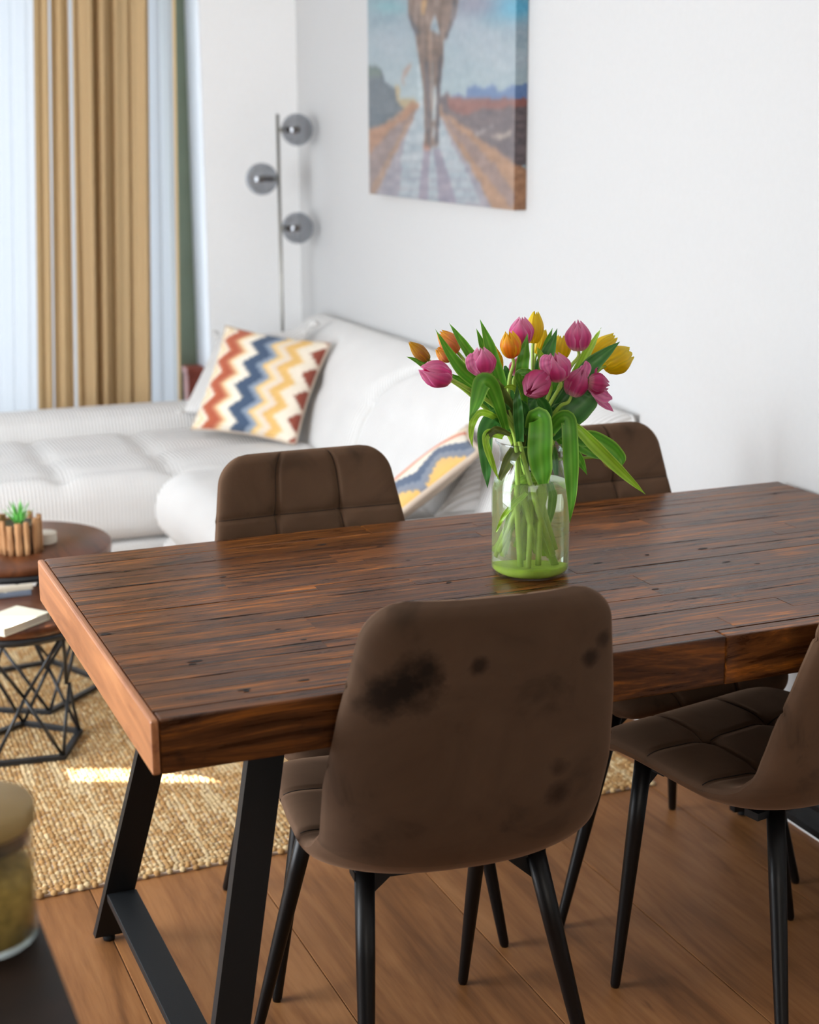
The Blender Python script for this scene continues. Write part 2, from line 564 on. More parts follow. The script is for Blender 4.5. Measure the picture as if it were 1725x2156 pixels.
def tube(path, r, k=10, caps=True):
    rr = r if hasattr(r, '__len__') else [r] * len(path)
    V, Fc = [], []
    for (p, t, n, b), a in zip(frames(path), rr):
        for i in range(k):
            th = 2 * PI * i / k
            V.append(p + a * (n * math.cos(th) + b * math.sin(th)))
    Fc = grid_faces(k, len(path), 0, True)
    if caps:
        Fc.append(tuple(range(k - 1, -1, -1)))
        Fc.append(tuple(range((len(path) - 1) * k, len(path) * k)))
    return V, Fc
def lathe(prof, c, k=40, caps=(False, False)):
    V = []
    for r, z in prof:
        for i in range(k):
            th = 2 * PI * i / k
            V.append((c[0] + r * math.cos(th), c[1] + r * math.sin(th), c[2] + z))
    Fc = grid_faces(k, len(prof), 0, True)
    if caps[0]:
        Fc.append(tuple(range(k - 1, -1, -1)))
    if caps[1]:
        Fc.append(tuple(range((len(prof) - 1) * k, len(prof) * k)))
    return V, Fc
def catmull(pts, n):
    p = np.asarray(pts, float)
    p = np.vstack([2 * p[0] - p[1], p, 2 * p[-1] - p[-2]])
    out = []
    segs = len(p) - 3
    for q in np.linspace(0, segs - 1e-9, n):
        i = int(q)
        t = q - i
        a, b, c, d = p[i:i + 4]
        out.append(0.5 * ((2 * b) + (c - a) * t + (2 * a - 5 * b + 4 * c - d) * t * t + (3 * b - a - 3 * c + d) * t ** 3))
    return np.array(out)
def softbox(x0, x1, y0, y1, z0, z1, r, step=0.04, disp=None):
    lo = np.array([x0, y0, z0]); hi = np.array([x1, y1, z1])
    V, Fc = [], []
    key = {}
    def vert(p):
        k = tuple(np.round(p, 6))
        if k not in key:
            key[k] = len(V)
            V.append(np.array(p, float))
        return key[k]
    cnt = [max(4, int(round((hi[i] - lo[i]) / step))) for i in range(3)]
    def ticks(i):
        # extra ticks inside the rounding
        n = cnt[i]
        t = np.linspace(lo[i], hi[i], n + 1)
        e = np.array([0.25, 0.6]) * r
        return np.unique(np.round(np.concatenate([t, lo[i] + e, hi[i] - e, [lo[i] + r, hi[i] - r]]), 6))
    T = [ticks(i) for i in range(3)]
    for ax in range(3):
        a, b = [(1, 2), (2, 0), (0, 1)][ax]
        for side in (0, 1):
            val = (lo, hi)[side][ax]
            for i in range(len(T[a]) - 1):
                for j in range(len(T[b]) - 1):
                    q = []
                    for (da, db) in ((0, 0), (1, 0), (1, 1), (0, 1)):
                        p = np.zeros(3)
                        p[ax] = val
                        p[a] = T[a][i + da]
                        p[b] = T[b][j + db]
                        q.append(vert(p))
                    Fc.append(q if side else q[::-1])
    P = np.array(V)
    Q = np.clip(P, lo + r, hi - r)
    D = P - Q
    # map the cube corner region to a sphere
    m = np.linalg.norm(D, axis=1)
    Nn = D / (m[:, None] + 1e-12)
    P = Q + Nn * r
    if disp is not None:
        P = P + disp(P, Nn)
    return P, Fc

# ---------------------------------------------------------------- the room
WX, FY, LX, NY, CZ = 1.615, 4.135, -2.40, -3.3, 2.60
def struct(name, v, f, mat, parent=None, smooth=False):
    o = obj(name, v, f, mat, parent, smooth)
    if parent is None:
        o['kind'] = 'structure'
    return o
fl = struct('floor', *box(LX - 0.1, WX + 0.1, NY - 0.1, FY + 0.35, -0.06, -0.006), 'gap')
rnd = random.Random(4)
k0 = -8
xs = [0.093 + 0.331 * k for k in range(k0, 6)]
for i in range(len(xs) - 1):
    xa, xb = max(xs[i], LX), min(xs[i + 1], WX)
    if xb - xa < 0.03:
        continue
    y = NY + rnd.uniform(-1.6, 0)
    while y < FY + 0.3:
        y2 = y + 2.0
        ya, yb = max(y, NY), min(y2, FY + 0.3)
        if yb - ya > 0.02:
            obj('floor_plank', *box(xa + 0.0009, xb - 0.0009, ya + 0.0009, yb - 0.0009, -0.006, 0.0, 0.0012), 'floor', fl, smooth=False)
        y = y2
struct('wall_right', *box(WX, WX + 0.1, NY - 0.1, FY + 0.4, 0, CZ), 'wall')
struct('baseboard_right', *box(WX - 0.010, WX - 0.0005, NY, FY - 0.012, 0.008, 0.072), 'baseboard')
struct('trim_1', *box(WX - 0.016, WX - 0.0005, NY, FY - 0.012, 0.0, 0.008), 'white_trim')
JX = 1.235     # right jamb of the tall window in the far wall
WL = -1.95     # its left jamb
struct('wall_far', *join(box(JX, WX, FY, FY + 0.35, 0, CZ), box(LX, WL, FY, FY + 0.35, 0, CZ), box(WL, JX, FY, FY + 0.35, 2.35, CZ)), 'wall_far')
struct('trim_2', *join(box(JX - 0.006, JX, FY + 0.002, FY + 0.26, 0.0, 2.35)), 'reveal')
# window with sage frame, panes
wn = struct('window_1', *join(box(JX - 0.085, JX - 0.006, FY + 0.20, FY + 0.27, 0.0, 2.35), box(WL, WL + 0.08, FY + 0.20, FY + 0.27, 0.0, 2.35),
                          box(WL + 0.08, JX - 0.085, FY + 0.20, FY + 0.27, 2.27, 2.35), box(WL + 0.08, JX - 0.085, FY + 0.20, FY + 0.27, 0.0, 0.10)), 'sage')
obj('window_mullion', *box(-0.42, -0.34, FY + 0.20, FY + 0.27, 0.10, 2.27), 'sage', wn, smooth=False)
for a, b in ((WL + 0.08, -0.42), (-0.34, JX - 0.085)):
    obj('pane', *box(a, b, FY + 0.232, FY + 0.238, 0.10, 2.27), 'pane', wn, smooth=False)
# left wall: window opening y 0.75..2.50, an added, unseen narrow high slot near y 2.75 that lets the streak of sun in
LWa, LWb, SY0, SY1, SZ0, SZ1 = 0.20, 2.12, 2.680, 2.800, 2.00, 2.48
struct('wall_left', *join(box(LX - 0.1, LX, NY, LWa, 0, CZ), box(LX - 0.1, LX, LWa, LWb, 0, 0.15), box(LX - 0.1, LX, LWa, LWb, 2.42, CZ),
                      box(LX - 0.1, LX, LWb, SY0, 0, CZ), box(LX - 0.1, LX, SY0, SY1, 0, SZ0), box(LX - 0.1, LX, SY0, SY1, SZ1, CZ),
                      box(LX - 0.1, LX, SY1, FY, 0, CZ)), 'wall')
w2 = struct('window_2', *join(box(LX - 0.08, LX - 0.02, LWa, LWa + 0.05, 0.15, 2.42), box(LX - 0.08, LX - 0.02, LWb - 0.05, LWb, 0.15, 2.42),
                          box(LX - 0.08, LX - 0.02, LWa + 0.05, LWb - 0.05, 0.15, 0.20), box(LX - 0.08, LX - 0.02, LWa + 0.05, LWb - 0.05, 2.37, 2.42)), 'sage')
obj('pane', *box(LX - 0.053, LX - 0.047, LWa + 0.05, LWb - 0.05, 0.20, 2.37), 'pane', w2, smooth=False)
struct('wall_near', *box(LX - 0.1, WX + 0.1, NY - 0.1, NY, 0, CZ), 'wall_back')
HX0, HX1, HY0, HY1 = -3.55, -2.42, 2.735, 3.40  # ceiling extended outdoors as an added sun block, with a hole for the slot
struct('ceiling', *join(box(LX - 4, HX0, NY, FY + 3, CZ, CZ + 0.1), box(HX1, WX + 0.1, NY, FY + 3, CZ, CZ + 0.1),
                    box(HX0, HX1, NY, HY0, CZ, CZ + 0.1), box(HX0, HX1, HY1, FY + 3, CZ, CZ + 0.1)), 'ceiling')

# ---------------------------------------------------------------- curtains
def drape(xt0, xt1, xb0, xb1, y, nfold, amp, seed, zt=2.32, zb=0.03, nu=120, nv=26):
    """hanging cloth between x at the top and x at the bottom, folds as smooth waves"""
    r = np.random.RandomState(seed)
    ph = r.uniform(0, 6, 4)
    u = np.linspace(0, 1, nu)
    V = []
    for j in range(nv):
        s = j / (nv - 1)
        z = zt + (zb - zt) * s
        w = 2 * PI * nfold * (u + 0.018 * np.sin(5 * u + ph[0]) * (1 + s)) + ph[1]
        a = amp * (0.75 + 0.25 * s) * (0.7 + 0.3 * np.sin(9 * u + ph[2]))
        yy = y + a * (np.sin(w) + 0.42 * np.sin(2.3 * w + ph[3] + 0.8 * s) + 0.25 * np.sin(0.45 * w + ph[0]))
        xx = (xt0 + (xt1 - xt0) * u) * (1 - s) + (xb0 + (xb1 - xb0) * u) * s + 0.25 * amp * np.cos(w)
        V += [(xx[i], yy[i], z) for i in range(nu)]
    return V, grid_faces(nu, nv)
CY = 4.035
def cx(u, v):
    return float(PY(u, v, CY)[0])
def span(ut0, ut1, ub0, ub1):
    # x at the frame's top edge (z about 1.95) and at the sofa arm (z about .5), run on to the curtain's own ends
    a0, a1, b0, b1 = cx(ut0, 0), cx(ut1, 0), cx(ub0, 845), cx(ub1, 845)
    zt, zb = 1.95, 0.50
    k = lambda a, b, z: a + (b - a) * (zt - z) / (zt - zb)
    return k(a0, b0, 2.32), k(a1, b1, 2.32), k(a0, b0, 0.03), k(a1, b1, 0.03)
cu = empty('curtain', (0.7, CY, 0.03), 'ochre linen curtain gathered in deep folds beside the bright window', 'curtain')
for (q, nf, am, sd) in (((70, 99, 80, 110), 1.2, 0.016, 3), ((102, 146, 112, 160), 1.7, 0.022, 5), ((147, 322, 161, 331), 4.6, 0.046, 8)):
    obj('curtain_panel', *drape(*span(*q), CY, nf, am, sd, nu=int(26 * nf) + 10), 'curtain', cu)
sh = empty('sheer_curtain', (0.2, CY + 0.05, 0.03), 'white sheer curtain glowing at the left edge, left of the ochre curtain', 'curtain')
obj('sheer_panel', *drape(*span(-420, 92, -420, 100), CY + 0.028, 12, 0.010, 11, nu=300), 'sheer', sh)
sh2 = empty('sheer_curtain', (0.9, CY + 0.04, 0.03), 'white sheer curtain between the ochre curtain and the green window frame', 'curtain')
obj('sheer_panel', *drape(*span(88, 372, 92, 385), CY + 0.062, 8, 0.008, 17, nu=240), 'sheer', sh2)
obj('hem', *drape(*span(371, 378, 384, 390), CY + 0.062, 0.5, 0.004, 19, nu=8), 'hem', sh2)

# small red-brown post in the window recess
b0 = PY(390, 772, FY + 0.12); b1 = PY(424, 775, FY + 0.12)
rb = empty('wooden_stand', (float(b0[0] + b1[0]) / 2, FY + 0.12, 0), 'reddish brown wooden stand in the window recess behind the sofa', 'stand')
zt = float(b0[2])
obj('post', *box(b0[0], b1[0], FY + 0.08, FY + 0.16, 0.02, zt - 0.03, 0.006), 'terracotta', rb, smooth=False)
obj('cap', *box(b0[0] - 0.004, b1[0] + 0.004, FY + 0.076, FY + 0.164, zt - 0.03, zt, 0.004), 'terracotta', rb, smooth=False)
obj('base', *box(b0[0] - 0.01, b1[0] + 0.01, FY + 0.07, FY + 0.17, 0.0, 0.02, 0.004), 'terracotta', rb, smooth=False)

# ---------------------------------------------------------------- canvas picture on the right wall
rs = np.random.RandomState(7)
def vnoise(x, y, seed=0):
    def h(i, j):
        n = np.sin(i * 127.1 + j * 311.7 + seed * 74.7) * 43758.5453
        return n - np.floor(n)
    xi, yi = np.floor(x), np.floor(y)
    fx, fy = x - xi, y - yi
    fx = fx * fx * (3 - 2 * fx); fy = fy * fy * (3 - 2 * fy)
    return (h(xi, yi) * (1 - fx) + h(xi + 1, yi) * fx) * (1 - fy) + (h(xi, yi + 1) * (1 - fx) + h(xi + 1, yi + 1) * fx) * fy
def fbm(x, y, seed=0):
    return 0.55 * vnoise(x, y, seed) + 0.28 * vnoise(2.1 * x, 2.1 * y, seed + 1) + 0.17 * vnoise(4.3 * x, 4.3 * y, seed + 2)
def in_poly(X, Y, poly):
    c = np.zeros(X.shape, bool)
    n = len(poly)
    for i in range(n):
        x1, y1 = poly[i]; x2, y2 = poly[(i + 1) % n]
        cond = ((y1 > Y) != (y2 > Y)) & (X < (x2 - x1) * (Y - y1) / ((y2 - y1) + 1e-9) + x1)
        c ^= cond
    return c
def paint(X, Y):
    """the printed scene, in the picture's own sheet units (0..1725 across, 0..1984 down)"""
    col = np.zeros(X.shape + (3,))
    t = np.clip((Y + 700) / 1700, 0, 1)[..., None]
    col[:] = np.array([140, 155, 172]) * (1 - t) + np.array([172, 188, 192]) * t
    cl = fbm(X / 330, Y / 190, 3)[..., None]
    col = col + (cl - 0.5) * np.array([70, 40, 40]) * np.clip((900 - Y) / 900, 0, 1)[..., None]
    def blend(mask, c, a=1.0):
        m = (mask * a)[..., None]
        return col * (1 - m) + np.array(c, float) * m
    jx = (fbm(X / 60, Y / 60, 11) - 0.5) * 50
    jy = (fbm(X / 60, Y / 60, 15) - 0.5) * 50
    Xj, Yj = X + jx, Y + jy
    def P(poly, c, a=1.0, j=True):
        nonlocal col
        col = blend(in_poly(Xj if j else X, Yj if j else Y, poly).astype(float), c, a)
    col = blend(np.exp(-(((X - 1480) / 280) ** 2 + ((Y - 60) / 130) ** 2)), (84, 172, 205), 0.9)
    col = blend(np.exp(-(((X - 330) / 170) ** 2 + ((Y - 60) / 60) ** 2)), (120, 180, 186), 0.7)
    col = blend(np.exp(-(((X - 1120) / 230) ** 2 + ((Y - 40) / 110) ** 2)), (140, 134, 150), 0.8)
    P([(1040, 880), (1050, 800), (1130, 770), (1200, 820), (1270, 800), (1290, 760), (1320, 830), (1420, 800), (1500, 770), (1800, 740), (1800, 930), (880, 930), (920, 850)], (98, 124, 168), 0.9)
    P([(140, 600), (230, 600), (290, 640), (320, 760), (400, 800), (440, 920), (520, 960), (480, 1100), (140, 1230)], (96, 106, 114), 1)
    P([(140, 605), (230, 600), (290, 660), (260, 700), (150, 700)], (104, 122, 108), 0.7)
    P([(400, 780), (450, 790), (440, 900), (560, 890), (610, 960), (560, 1000), (430, 960)], (190, 165, 120), 0.9)
    P([(460, 760), (470, 640), (550, 570), (540, 640), (490, 690), (480, 770)], (176, 142, 122), 0.8)
    P([(560, 940), (840, 940), (1800, 1700), (1800, 1990), (-200, 1990), (-200, 1300), (300, 1120)], (164, 130, 108), 1)
    P([(600, 940), (580, 1010), (430, 1200), (150, 1730), (130, 1180), (430, 1080), (540, 930)], (176, 128, 98), 1)
    P([(590, 1010), (500, 1120), (330, 1420), (140, 1800), (140, 1430), (340, 1180)], (142, 124, 122), 0.9)
    P([(610, 960), (800, 1040), (1340, 1990), (140, 1990), (340, 1500), (560, 1080)], (158, 152, 160), 1)
    P([(630, 900), (790, 1060), (960, 1400), (1180, 1850), (420, 1850), (480, 1300), (570, 1080)], (176, 188, 194), 0.95)
    st = (np.sin(Y / 13.0 + 3 * fbm(X / 200, Y / 40, 21)) * 0.5 + 0.5) * np.clip((Y - 1150) / 500, 0, 1)
    rd = in_poly(X, Y, [(560, 1080), (800, 1040), (1340, 1990), (140, 1990)]).astype(float)
    col = blend(rd * st, (138, 130, 140), 0.45)
    P([(800, 900), (870, 830), (900, 900), (1800, 890), (1800, 1560), (1480, 1480), (1060, 1180), (820, 1010)], (110, 98, 100), 1)
    P([(870, 890), (1800, 890), (1800, 960), (1180, 985), (1000, 1060), (880, 980)], (150, 96, 86), 0.85)
    P([(1080, 1210), (1310, 1130), (1260, 1190), (1140, 1240)], (164, 152, 148), 0.9)
    P([(1280, 1240), (1430, 1180), (1440, 1230), (1340, 1280)], (186, 170, 154), 0.9)
    P([(805, 960), (860, 1060), (1060, 1180), (1480, 1500), (1800, 1620), (1800, 1990), (1340, 1990), (1080, 1480), (830, 1080)], (172, 130, 100), 0.95)
    P([(830, 1040), (1010, 1200), (1300, 1480), (1490, 1760), (1460, 1900), (1200, 1560), (900, 1180)], (140, 120, 118), 0.75)
    # shadows of the legs on the road
    P([(655, 1360), (720, 1360), (700, 1600), (690, 1990), (590, 1990), (630, 1600)], (146, 136, 150), 0.9, False)
    P([(740, 1350), (805, 1350), (900, 1650), (1000, 1990), (800, 1990), (780, 1600)], (146, 136, 150), 0.9, False)
    # the long-legged animal
    brown, dk, lt = (126, 104, 92), (92, 86, 90), (164, 132, 110)
    P([(500, -800), (990, -800), (975, 0), (945, 160), (870, 350), (820, 360), (760, 120), (700, 300), (660, 420), (600, 370), (515, 150)], brown, 1, False)
    P([(515, 90), (560, 190), (650, 330), (660, 410), (600, 360), (515, 150)], dk, 1, False)
    P([(965, -60), (945, 160), (870, 350), (845, 330), (900, 190), (920, 0)], dk, 0.9, False)
    P([(640, -10), (690, -10), (660, 140), (635, 120)], (196, 150, 96), 0.9, False)
    P([(580, 330), (720, 250), (730, 560), (735, 800), (735, 1110), (745, 1300), (725, 1365), (650, 1360), (668, 1200), (655, 800)], brown, 1, False)
    P([(690, 250), (840, 340), (835, 560), (812, 760), (800, 1100), (792, 1310), (770, 1335), (735, 1325), (758, 1200), (740, 1110), (742, 800), (735, 560)], brown, 1, False)
    P([(660, 560), (700, 560), (715, 900), (720, 1330), (690, 1300), (680, 900)], dk, 0.85, False)
    P([(790, 560), (835, 460), (812, 760), (800, 1100), (790, 1310), (760, 1310), (770, 900)], dk, 0.9, False)
    P([(690, 260), (720, 260), (735, 560), (720, 700), (700, 560)], lt, 0.6, False)
    P([(752, 760), (776, 800), (765, 1080), (742, 1100), (738, 1000)], (178, 184, 184), 0.95, False)
    P([(650, 1310), (700, 1320), (720, 1355), (690, 1372), (650, 1360)], (178, 128, 110), 0.9, False)
    col = (col * 0.86 + np.array([150, 156, 162]) * 0.14) * 0.90  # grey veil mixed into the print colours, imitating glare on the canvas
    legs = in_poly(X, Y, [(500, -800), (990, -800), (945, 160), (840, 380), (800, 1330), (650, 1360), (580, 330), (515, 150)])
    low = np.clip((Y - 850) / 150, 0, 1) * np.clip(1.3 - np.abs(X - 720) / 900, 0.6, 1)
    br = fbm(X / 70, Y / 30, 41)[..., None] - 0.5
    col = col + br * np.where(legs, 46, 16 + 34 * low)[..., None] * np.array([1.1, 0.9, 0.75])
    st2 = fbm(X / 14, Y / 160, 47)[..., None] - 0.5
    col = col + st2 * np.where(legs, 60, 6)[..., None]
    col = np.clip(col + (fbm(X / 18, Y / 18, 31)[..., None] - 0.5) * 20, 20, 235)
    k = np.array([0.2, 1, 2, 1, 0.2]); k /= k.sum()
    if min(col.shape[:2]) > 20:
        for ax in (0, 1):
            pad = [(2, 2) if i == ax else (0, 0) for i in range(3)]
            q = np.pad(col, pad, 'edge')
            col = sum(k[i] * np.take(q, np.arange(i, i + col.shape[ax]), axis=ax) for i in range(5))
    return col
PT = 0.040
py0 = float(PX(1082, 443, WX - PT)[1]); py1 = float(PX(778, 408, WX - PT)[1])
pz0 = 0.5 * float(PX(1082, 443, WX - PT)[2] + PX(778, 408, WX - PT)[2]); pz1 = pz0 + 1.05
cp = empty('canvas_picture', (WX - PT / 2, (py0 + py1) / 2, pz0), 'large unframed canvas print of tall brown animal legs on a road', 'picture')
nu, nv = 190, 200
yy = np.linspace(py1, py0, nu); zz = np.linspace(pz0, pz1, nv)
V, X, Y = [], np.zeros((nv, nu)), np.zeros((nv, nu))
for j in range(nv):
    for i in range(nu):
        p = (WX - PT, yy[i], zz[j])
        a, b = project(p)
        X[j, i] = (a - 740) * 4.3125; Y[j, i] = b * 4.3125
        V.append(p)
obj('printed_face', V, grid_faces(nu, nv), 'canvas', cp, colors=lin(paint(X, Y).reshape(-1, 3)), smooth=False)
ns = 14
V, X, Y = [], np.zeros((nv, ns)), np.zeros((nv, ns))
for j in range(nv):
    for i in range(ns):
        p = (WX - PT + (PT - 0.002) * i / (ns - 1), py0, zz[j])
        a, b = project(p)
        X[j, i] = (a - 740) * 4.3125; Y[j, i] = b * 4.3125
        V.append(p)
sd = np.clip((paint(X, Y) - 128) * 1.3 + 112, 20, 235)  # edge colours darker and stronger, imitating a side without glare
obj('wrapped_edge', V, grid_faces(ns, nv), 'canvas', cp, colors=lin(sd.reshape(-1, 3)), smooth=False)
obj('stretcher_back', *box(WX - PT + 0.001, WX - 0.001, py0 + 0.001, py1, pz0 + 0.001, pz1 - 0.001), 'beige_strip', cp, smooth=False)

# ---------------------------------------------------------------- floor lamp in the corner
LY = 3.90
pl = PY(587, 240, LY); plb = PY(592, 675, LY)
lx = float((pl[0] + plb[0]) / 2); lzt = float(pl[2])
fl_ = empty('floor_lamp', (lx, LY, 0), 'slim metal floor lamp with three smoked glass globes in the corner', 'lamp')
obj('base', *lathe([(0.0, 0.0), (0.115, 0.0), (0.12, 0.006), (0.115, 0.016), (0.01, 0.022), (0.0, 0.022)], (lx, LY, 0), 40), 'chrome', fl_)
obj('pole', *tube([(lx, LY, 0.02), (lx, LY, 0.8), (lx, LY, lzt)], 0.0065, 14), 'chrome', fl_)
for (u, v, sgn) in ((625.5, 273, 1), (551.5, 377, -1), (627, 480, 1)):
    c = PY(u, v, LY); c[1] = LY
    R = 0.0605
    prof = [(R * math.sin(PI * t), -R * math.cos(PI * t)) for t in np.linspace(0.02, 0.98, 24)]
    g = obj('globe_shade', *lathe(prof, (0, 0, 0), 40), 'smoke', None)
    # globe axis along x so that the neck points to the pole
    for w in g.data.vertices:
        x, y, z = w.co
        w.co = (z, y, x)
    g.parent = fl_
    g.location = [float(c[0] - lx), 0, float(c[2])]
    nx = lx - c[0]
    obj('arm', *tube([(lx, LY, c[2]), (lx - nx * 0.12, LY, c[2]), (lx - nx * 0.26, LY, c[2])], [0.006, 0.007, 0.013], 12), 'chrome', fl_)
    bl = [(0.0, -0.02), (0.010, -0.018), (0.012, 0.0), (0.009, 0.010), (0.013, 0.022), (0.012, 0.034), (0.0, 0.042)]
    bo = obj('bulb', *lathe(bl, (0, 0, 0), 16), 'bulb', None)
    for w in bo.data.vertices:
        x, y, z = w.co
        w.co = ((z - 0.028) * -np.sign(nx), y, x)
    bo.parent = fl_
    bo.location = [float(c[0] - lx), 0, float(c[2])]

# ---------------------------------------------------------------- sofa
sofa = empty('corner_sofa', (1.0, 2.7, 0), 'large white ribbed corner sofa with a chaise along the window', 'sofa')
def g2(d, w):
    return np.exp(-(d / w) ** 2)
def seat_disp(P_, Nn):
    """tufting: stitched channels and dimples on the upper side"""
    upw = np.clip(Nn[:, 2], 0, 1)
    d = np.zeros(len(P_))
    for xc in (0.42, 0.78, 0.06, -0.30):
        d += 0.017 * g2(P_[:, 0] - xc, 0.03)
    for yc in (3.05, 3.32):
        d += 0.017 * g2(P_[:, 1] - yc, 0.03)
    for xc in (0.42, 0.78, 0.06, -0.30):
        for yc in (3.05, 3.32):
            d += 0.016 * np.exp(-((P_[:, 0] - xc) ** 2 + (P_[:, 1] - yc) ** 2) / 0.05 ** 2)
    o = np.zeros_like(P_)
    o[:, 2] = -d * upw + 0.018 * upw
    return o
def puff(amount, c, h):
    c = np.array(c); h = np.array(h)
    def f(P_, Nn):
        q = np.clip(1 - ((P_ - c) / h) ** 2, 0, 1)
        k = np.ones(len(P_))
        for i in range(3):
            k *= np.where(np.abs(Nn[:, i]) > 0.7, 1.0, q[:, i] ** 0.6)
        return Nn * (amount * k)[:, None]
    return f
obj('chaise_seat', *softbox(-0.75, 1.36, 2.955, 3.69, 0.205, 0.418, 0.075, 0.025, seat_disp), 'cord_x', sofa)
obj('chaise_base', *softbox(-0.74, 1.36, 2.99, 3.86, 0.03, 0.20, 0.02, 0.08), 'cord_x', sofa)
obj('far_arm', *softbox(-0.75, 1.30, 3.645, 3.865, 0.06, 0.50, 0.07, 0.05, puff(0.012, (0.3, 3.75, 0.3), (1.05, 0.12, 0.25))), 'cord_x', sofa)
def wing_disp(P_, Nn):
    upw = np.clip(Nn[:, 2], 0, 1)
    o = np.zeros_like(P_)
    d = 0.010 * g2(P_[:, 1] - 2.33, 0.03) + 0.010 * g2(P_[:, 0] - 1.02, 0.03)
    o[:, 2] = -d * upw + 0.015 * upw
    # front roll swells outwards
    fr = np.clip(-Nn[:, 0], 0, 1)
    o[:, 0] -= 0.025 * fr
    return o
obj('wing_seat', *softbox(0.715, 1.36, 1.78, 2.965, 0.215, 0.425, 0.095, 0.04, wing_disp), 'cord_y', sofa)
obj('wing_base', *softbox(0.735, 1.36, 1.50, 2.95, 0.03, 0.235, 0.05, 0.05, lambda P_, Nn: np.stack([-0.02 * np.clip(-Nn[:, 0], 0, 1), 0 * P_[:, 0], 0 * P_[:, 0]], 1)), 'cord_y', sofa)
obj('near_arm', *softbox(0.71, 1.50, 1.47, 1.83, 0.05, 0.503, 0.06, 0.05, puff(0.012, (1.1, 1.63, 0.3), (0.4, 0.16, 0.24))), 'cord_y', sofa)
def back_section(y0, y1, bul, curve, name, n=70):
    prof = [(1.36, 0.36), (1.315, 0.42), (1.335, 0.50), (1.375, 0.60), (1.415, 0.68), (1.45, 0.735), (1.49, 0.775), (1.54, 0.800), (1.58, 0.806), (1.604, 0.785), (1.606, 0.70), (1.606, 0.05), (1.36, 0.05)]
    pr = catmull([(a, b, 0) for a, b in prof[:11]], 44)[:, :2]
    pr = np.vstack([pr, prof[11:]])
    V = []
    for j in range(n):
        t = j / (n - 1)
        for (x, z) in pr:
            s = np.clip((z - 0.42) / 0.38, 0, 1)
            # end lines may curve with height; ends pinch in
            a = y0 + curve[0] * max(0, s - 0.55) ** 1.5
            b = y1 + curve[1] * max(0, s - 0.55) ** 1.5
            y = a + (b - a) * t
            e = min(t, 1 - t) * (b - a)
            pin = 1 - math.sqrt(max(0.0, 1 - min(1, e / 0.10)) ** 2) if e < 0.10 else 1
            pin = math.sqrt(max(0, 1 - (1 - min(1, e / 0.09)) ** 2))
            front = 1.0 if (x < 1.59 and z > 0.38) else 0.0
            off = bul * (pin - 1) * front
            tuft = 0.0
            if front:
                for yc in ((y0 + y1) / 2,):
                    tuft += 0.010 * math.exp(-((y - yc) / 0.03) ** 2)
                    tuft += 0.020 * math.exp(-((y - yc) ** 2 + (z - 0.62) ** 2) / 0.05 ** 2)
                tuft += 0.010 * math.exp(-((z - 0.62) / 0.025) ** 2)
            V.append((min(1.6055, x - off * 0.85 + tuft * 0.8), y, z + off * 0.5 - tuft * 0.35))
    m = len(pr)
    F_ = []
    for j in range(n - 1):
        for i in range(m):
            a = j * m + i; b = j * m + (i + 1) % m
            F_.append((a, a + m, b + m, b))
    k0_ = len(V)
    V += [V[i] for i in range(m)] + [V[(n - 1) * m + i] for i in range(m)]
    F_.append(tuple(range(k0_, k0_ + m)))
    F_.append(tuple(range(k0_ + 2 * m - 1, k0_ + m - 1, -1)))
    obj(name, V, F_, 'cord_y', sofa)
back_section(2.83, 3.84, 0.05, (-1.0, 0.0), 'back_cushion')
back_section(1.48, 2.84, 0.06, (0.0, -1.0), 'back_cushion')
for (x, y) in ((-0.6, 3.05), (0.72, 3.05), (0.80, 1.56), (1.5, 1.56), (-0.6, 3.78), (1.5, 3.78)):
    obj('foot', *lathe([(0.0, 0.0), (0.02, 0.0), (0.025, 0.045), (0.0, 0.045)], (x, y, 0.0115 if x > -0.9 and y < 2.9 and x < 1.43 else 0.0), 12), 'black_steel', sofa)

# ---------------------------------------------------------------- cushions
def cushion_surface(c, thick, colf, n=60, pinch=0.035, nrm_sign=1):
    """c: corners BL, BR, TR, TL. two puffed sheets; colf(a,b) colours the front sheet"""
    BL, BR, TR, TL = [np.array(p, float) for p in c]
    nrm = np.cross(TR - BL, TL - BR)
    nrm /= np.linalg.norm(nrm)
    if nrm @ (CAM - (BL + BR + TR + TL) / 4) < 0:
        nrm = -nrm
    def sheet(sg):
        V = []
        for j in range(n):
            for i in range(n):
                a, b = i / (n - 1), j / (n - 1)
                ea, eb = 2 * a - 1, 2 * b - 1
                aa = a + pinch * ea * -1 * (1 - eb ** 2) * abs(ea) ** 3
                bb = b + pinch * eb * -1 * (1 - ea ** 2) * abs(eb) ** 3
                p = (BL * (1 - aa) + BR * aa) * (1 - bb) + (TL * (1 - aa) + TR * aa) * bb
                h = ((1 - ea ** 2) * (1 - eb ** 2)) ** 0.42
                wr = 0.05 * math.sin(7 * a + 3 * b) * (1 - ea ** 2) * (1 - eb ** 2)
                V.append(p + nrm * sg * thick * (h + wr))
        return V
    return sheet(1), sheet(-1), n, nrm
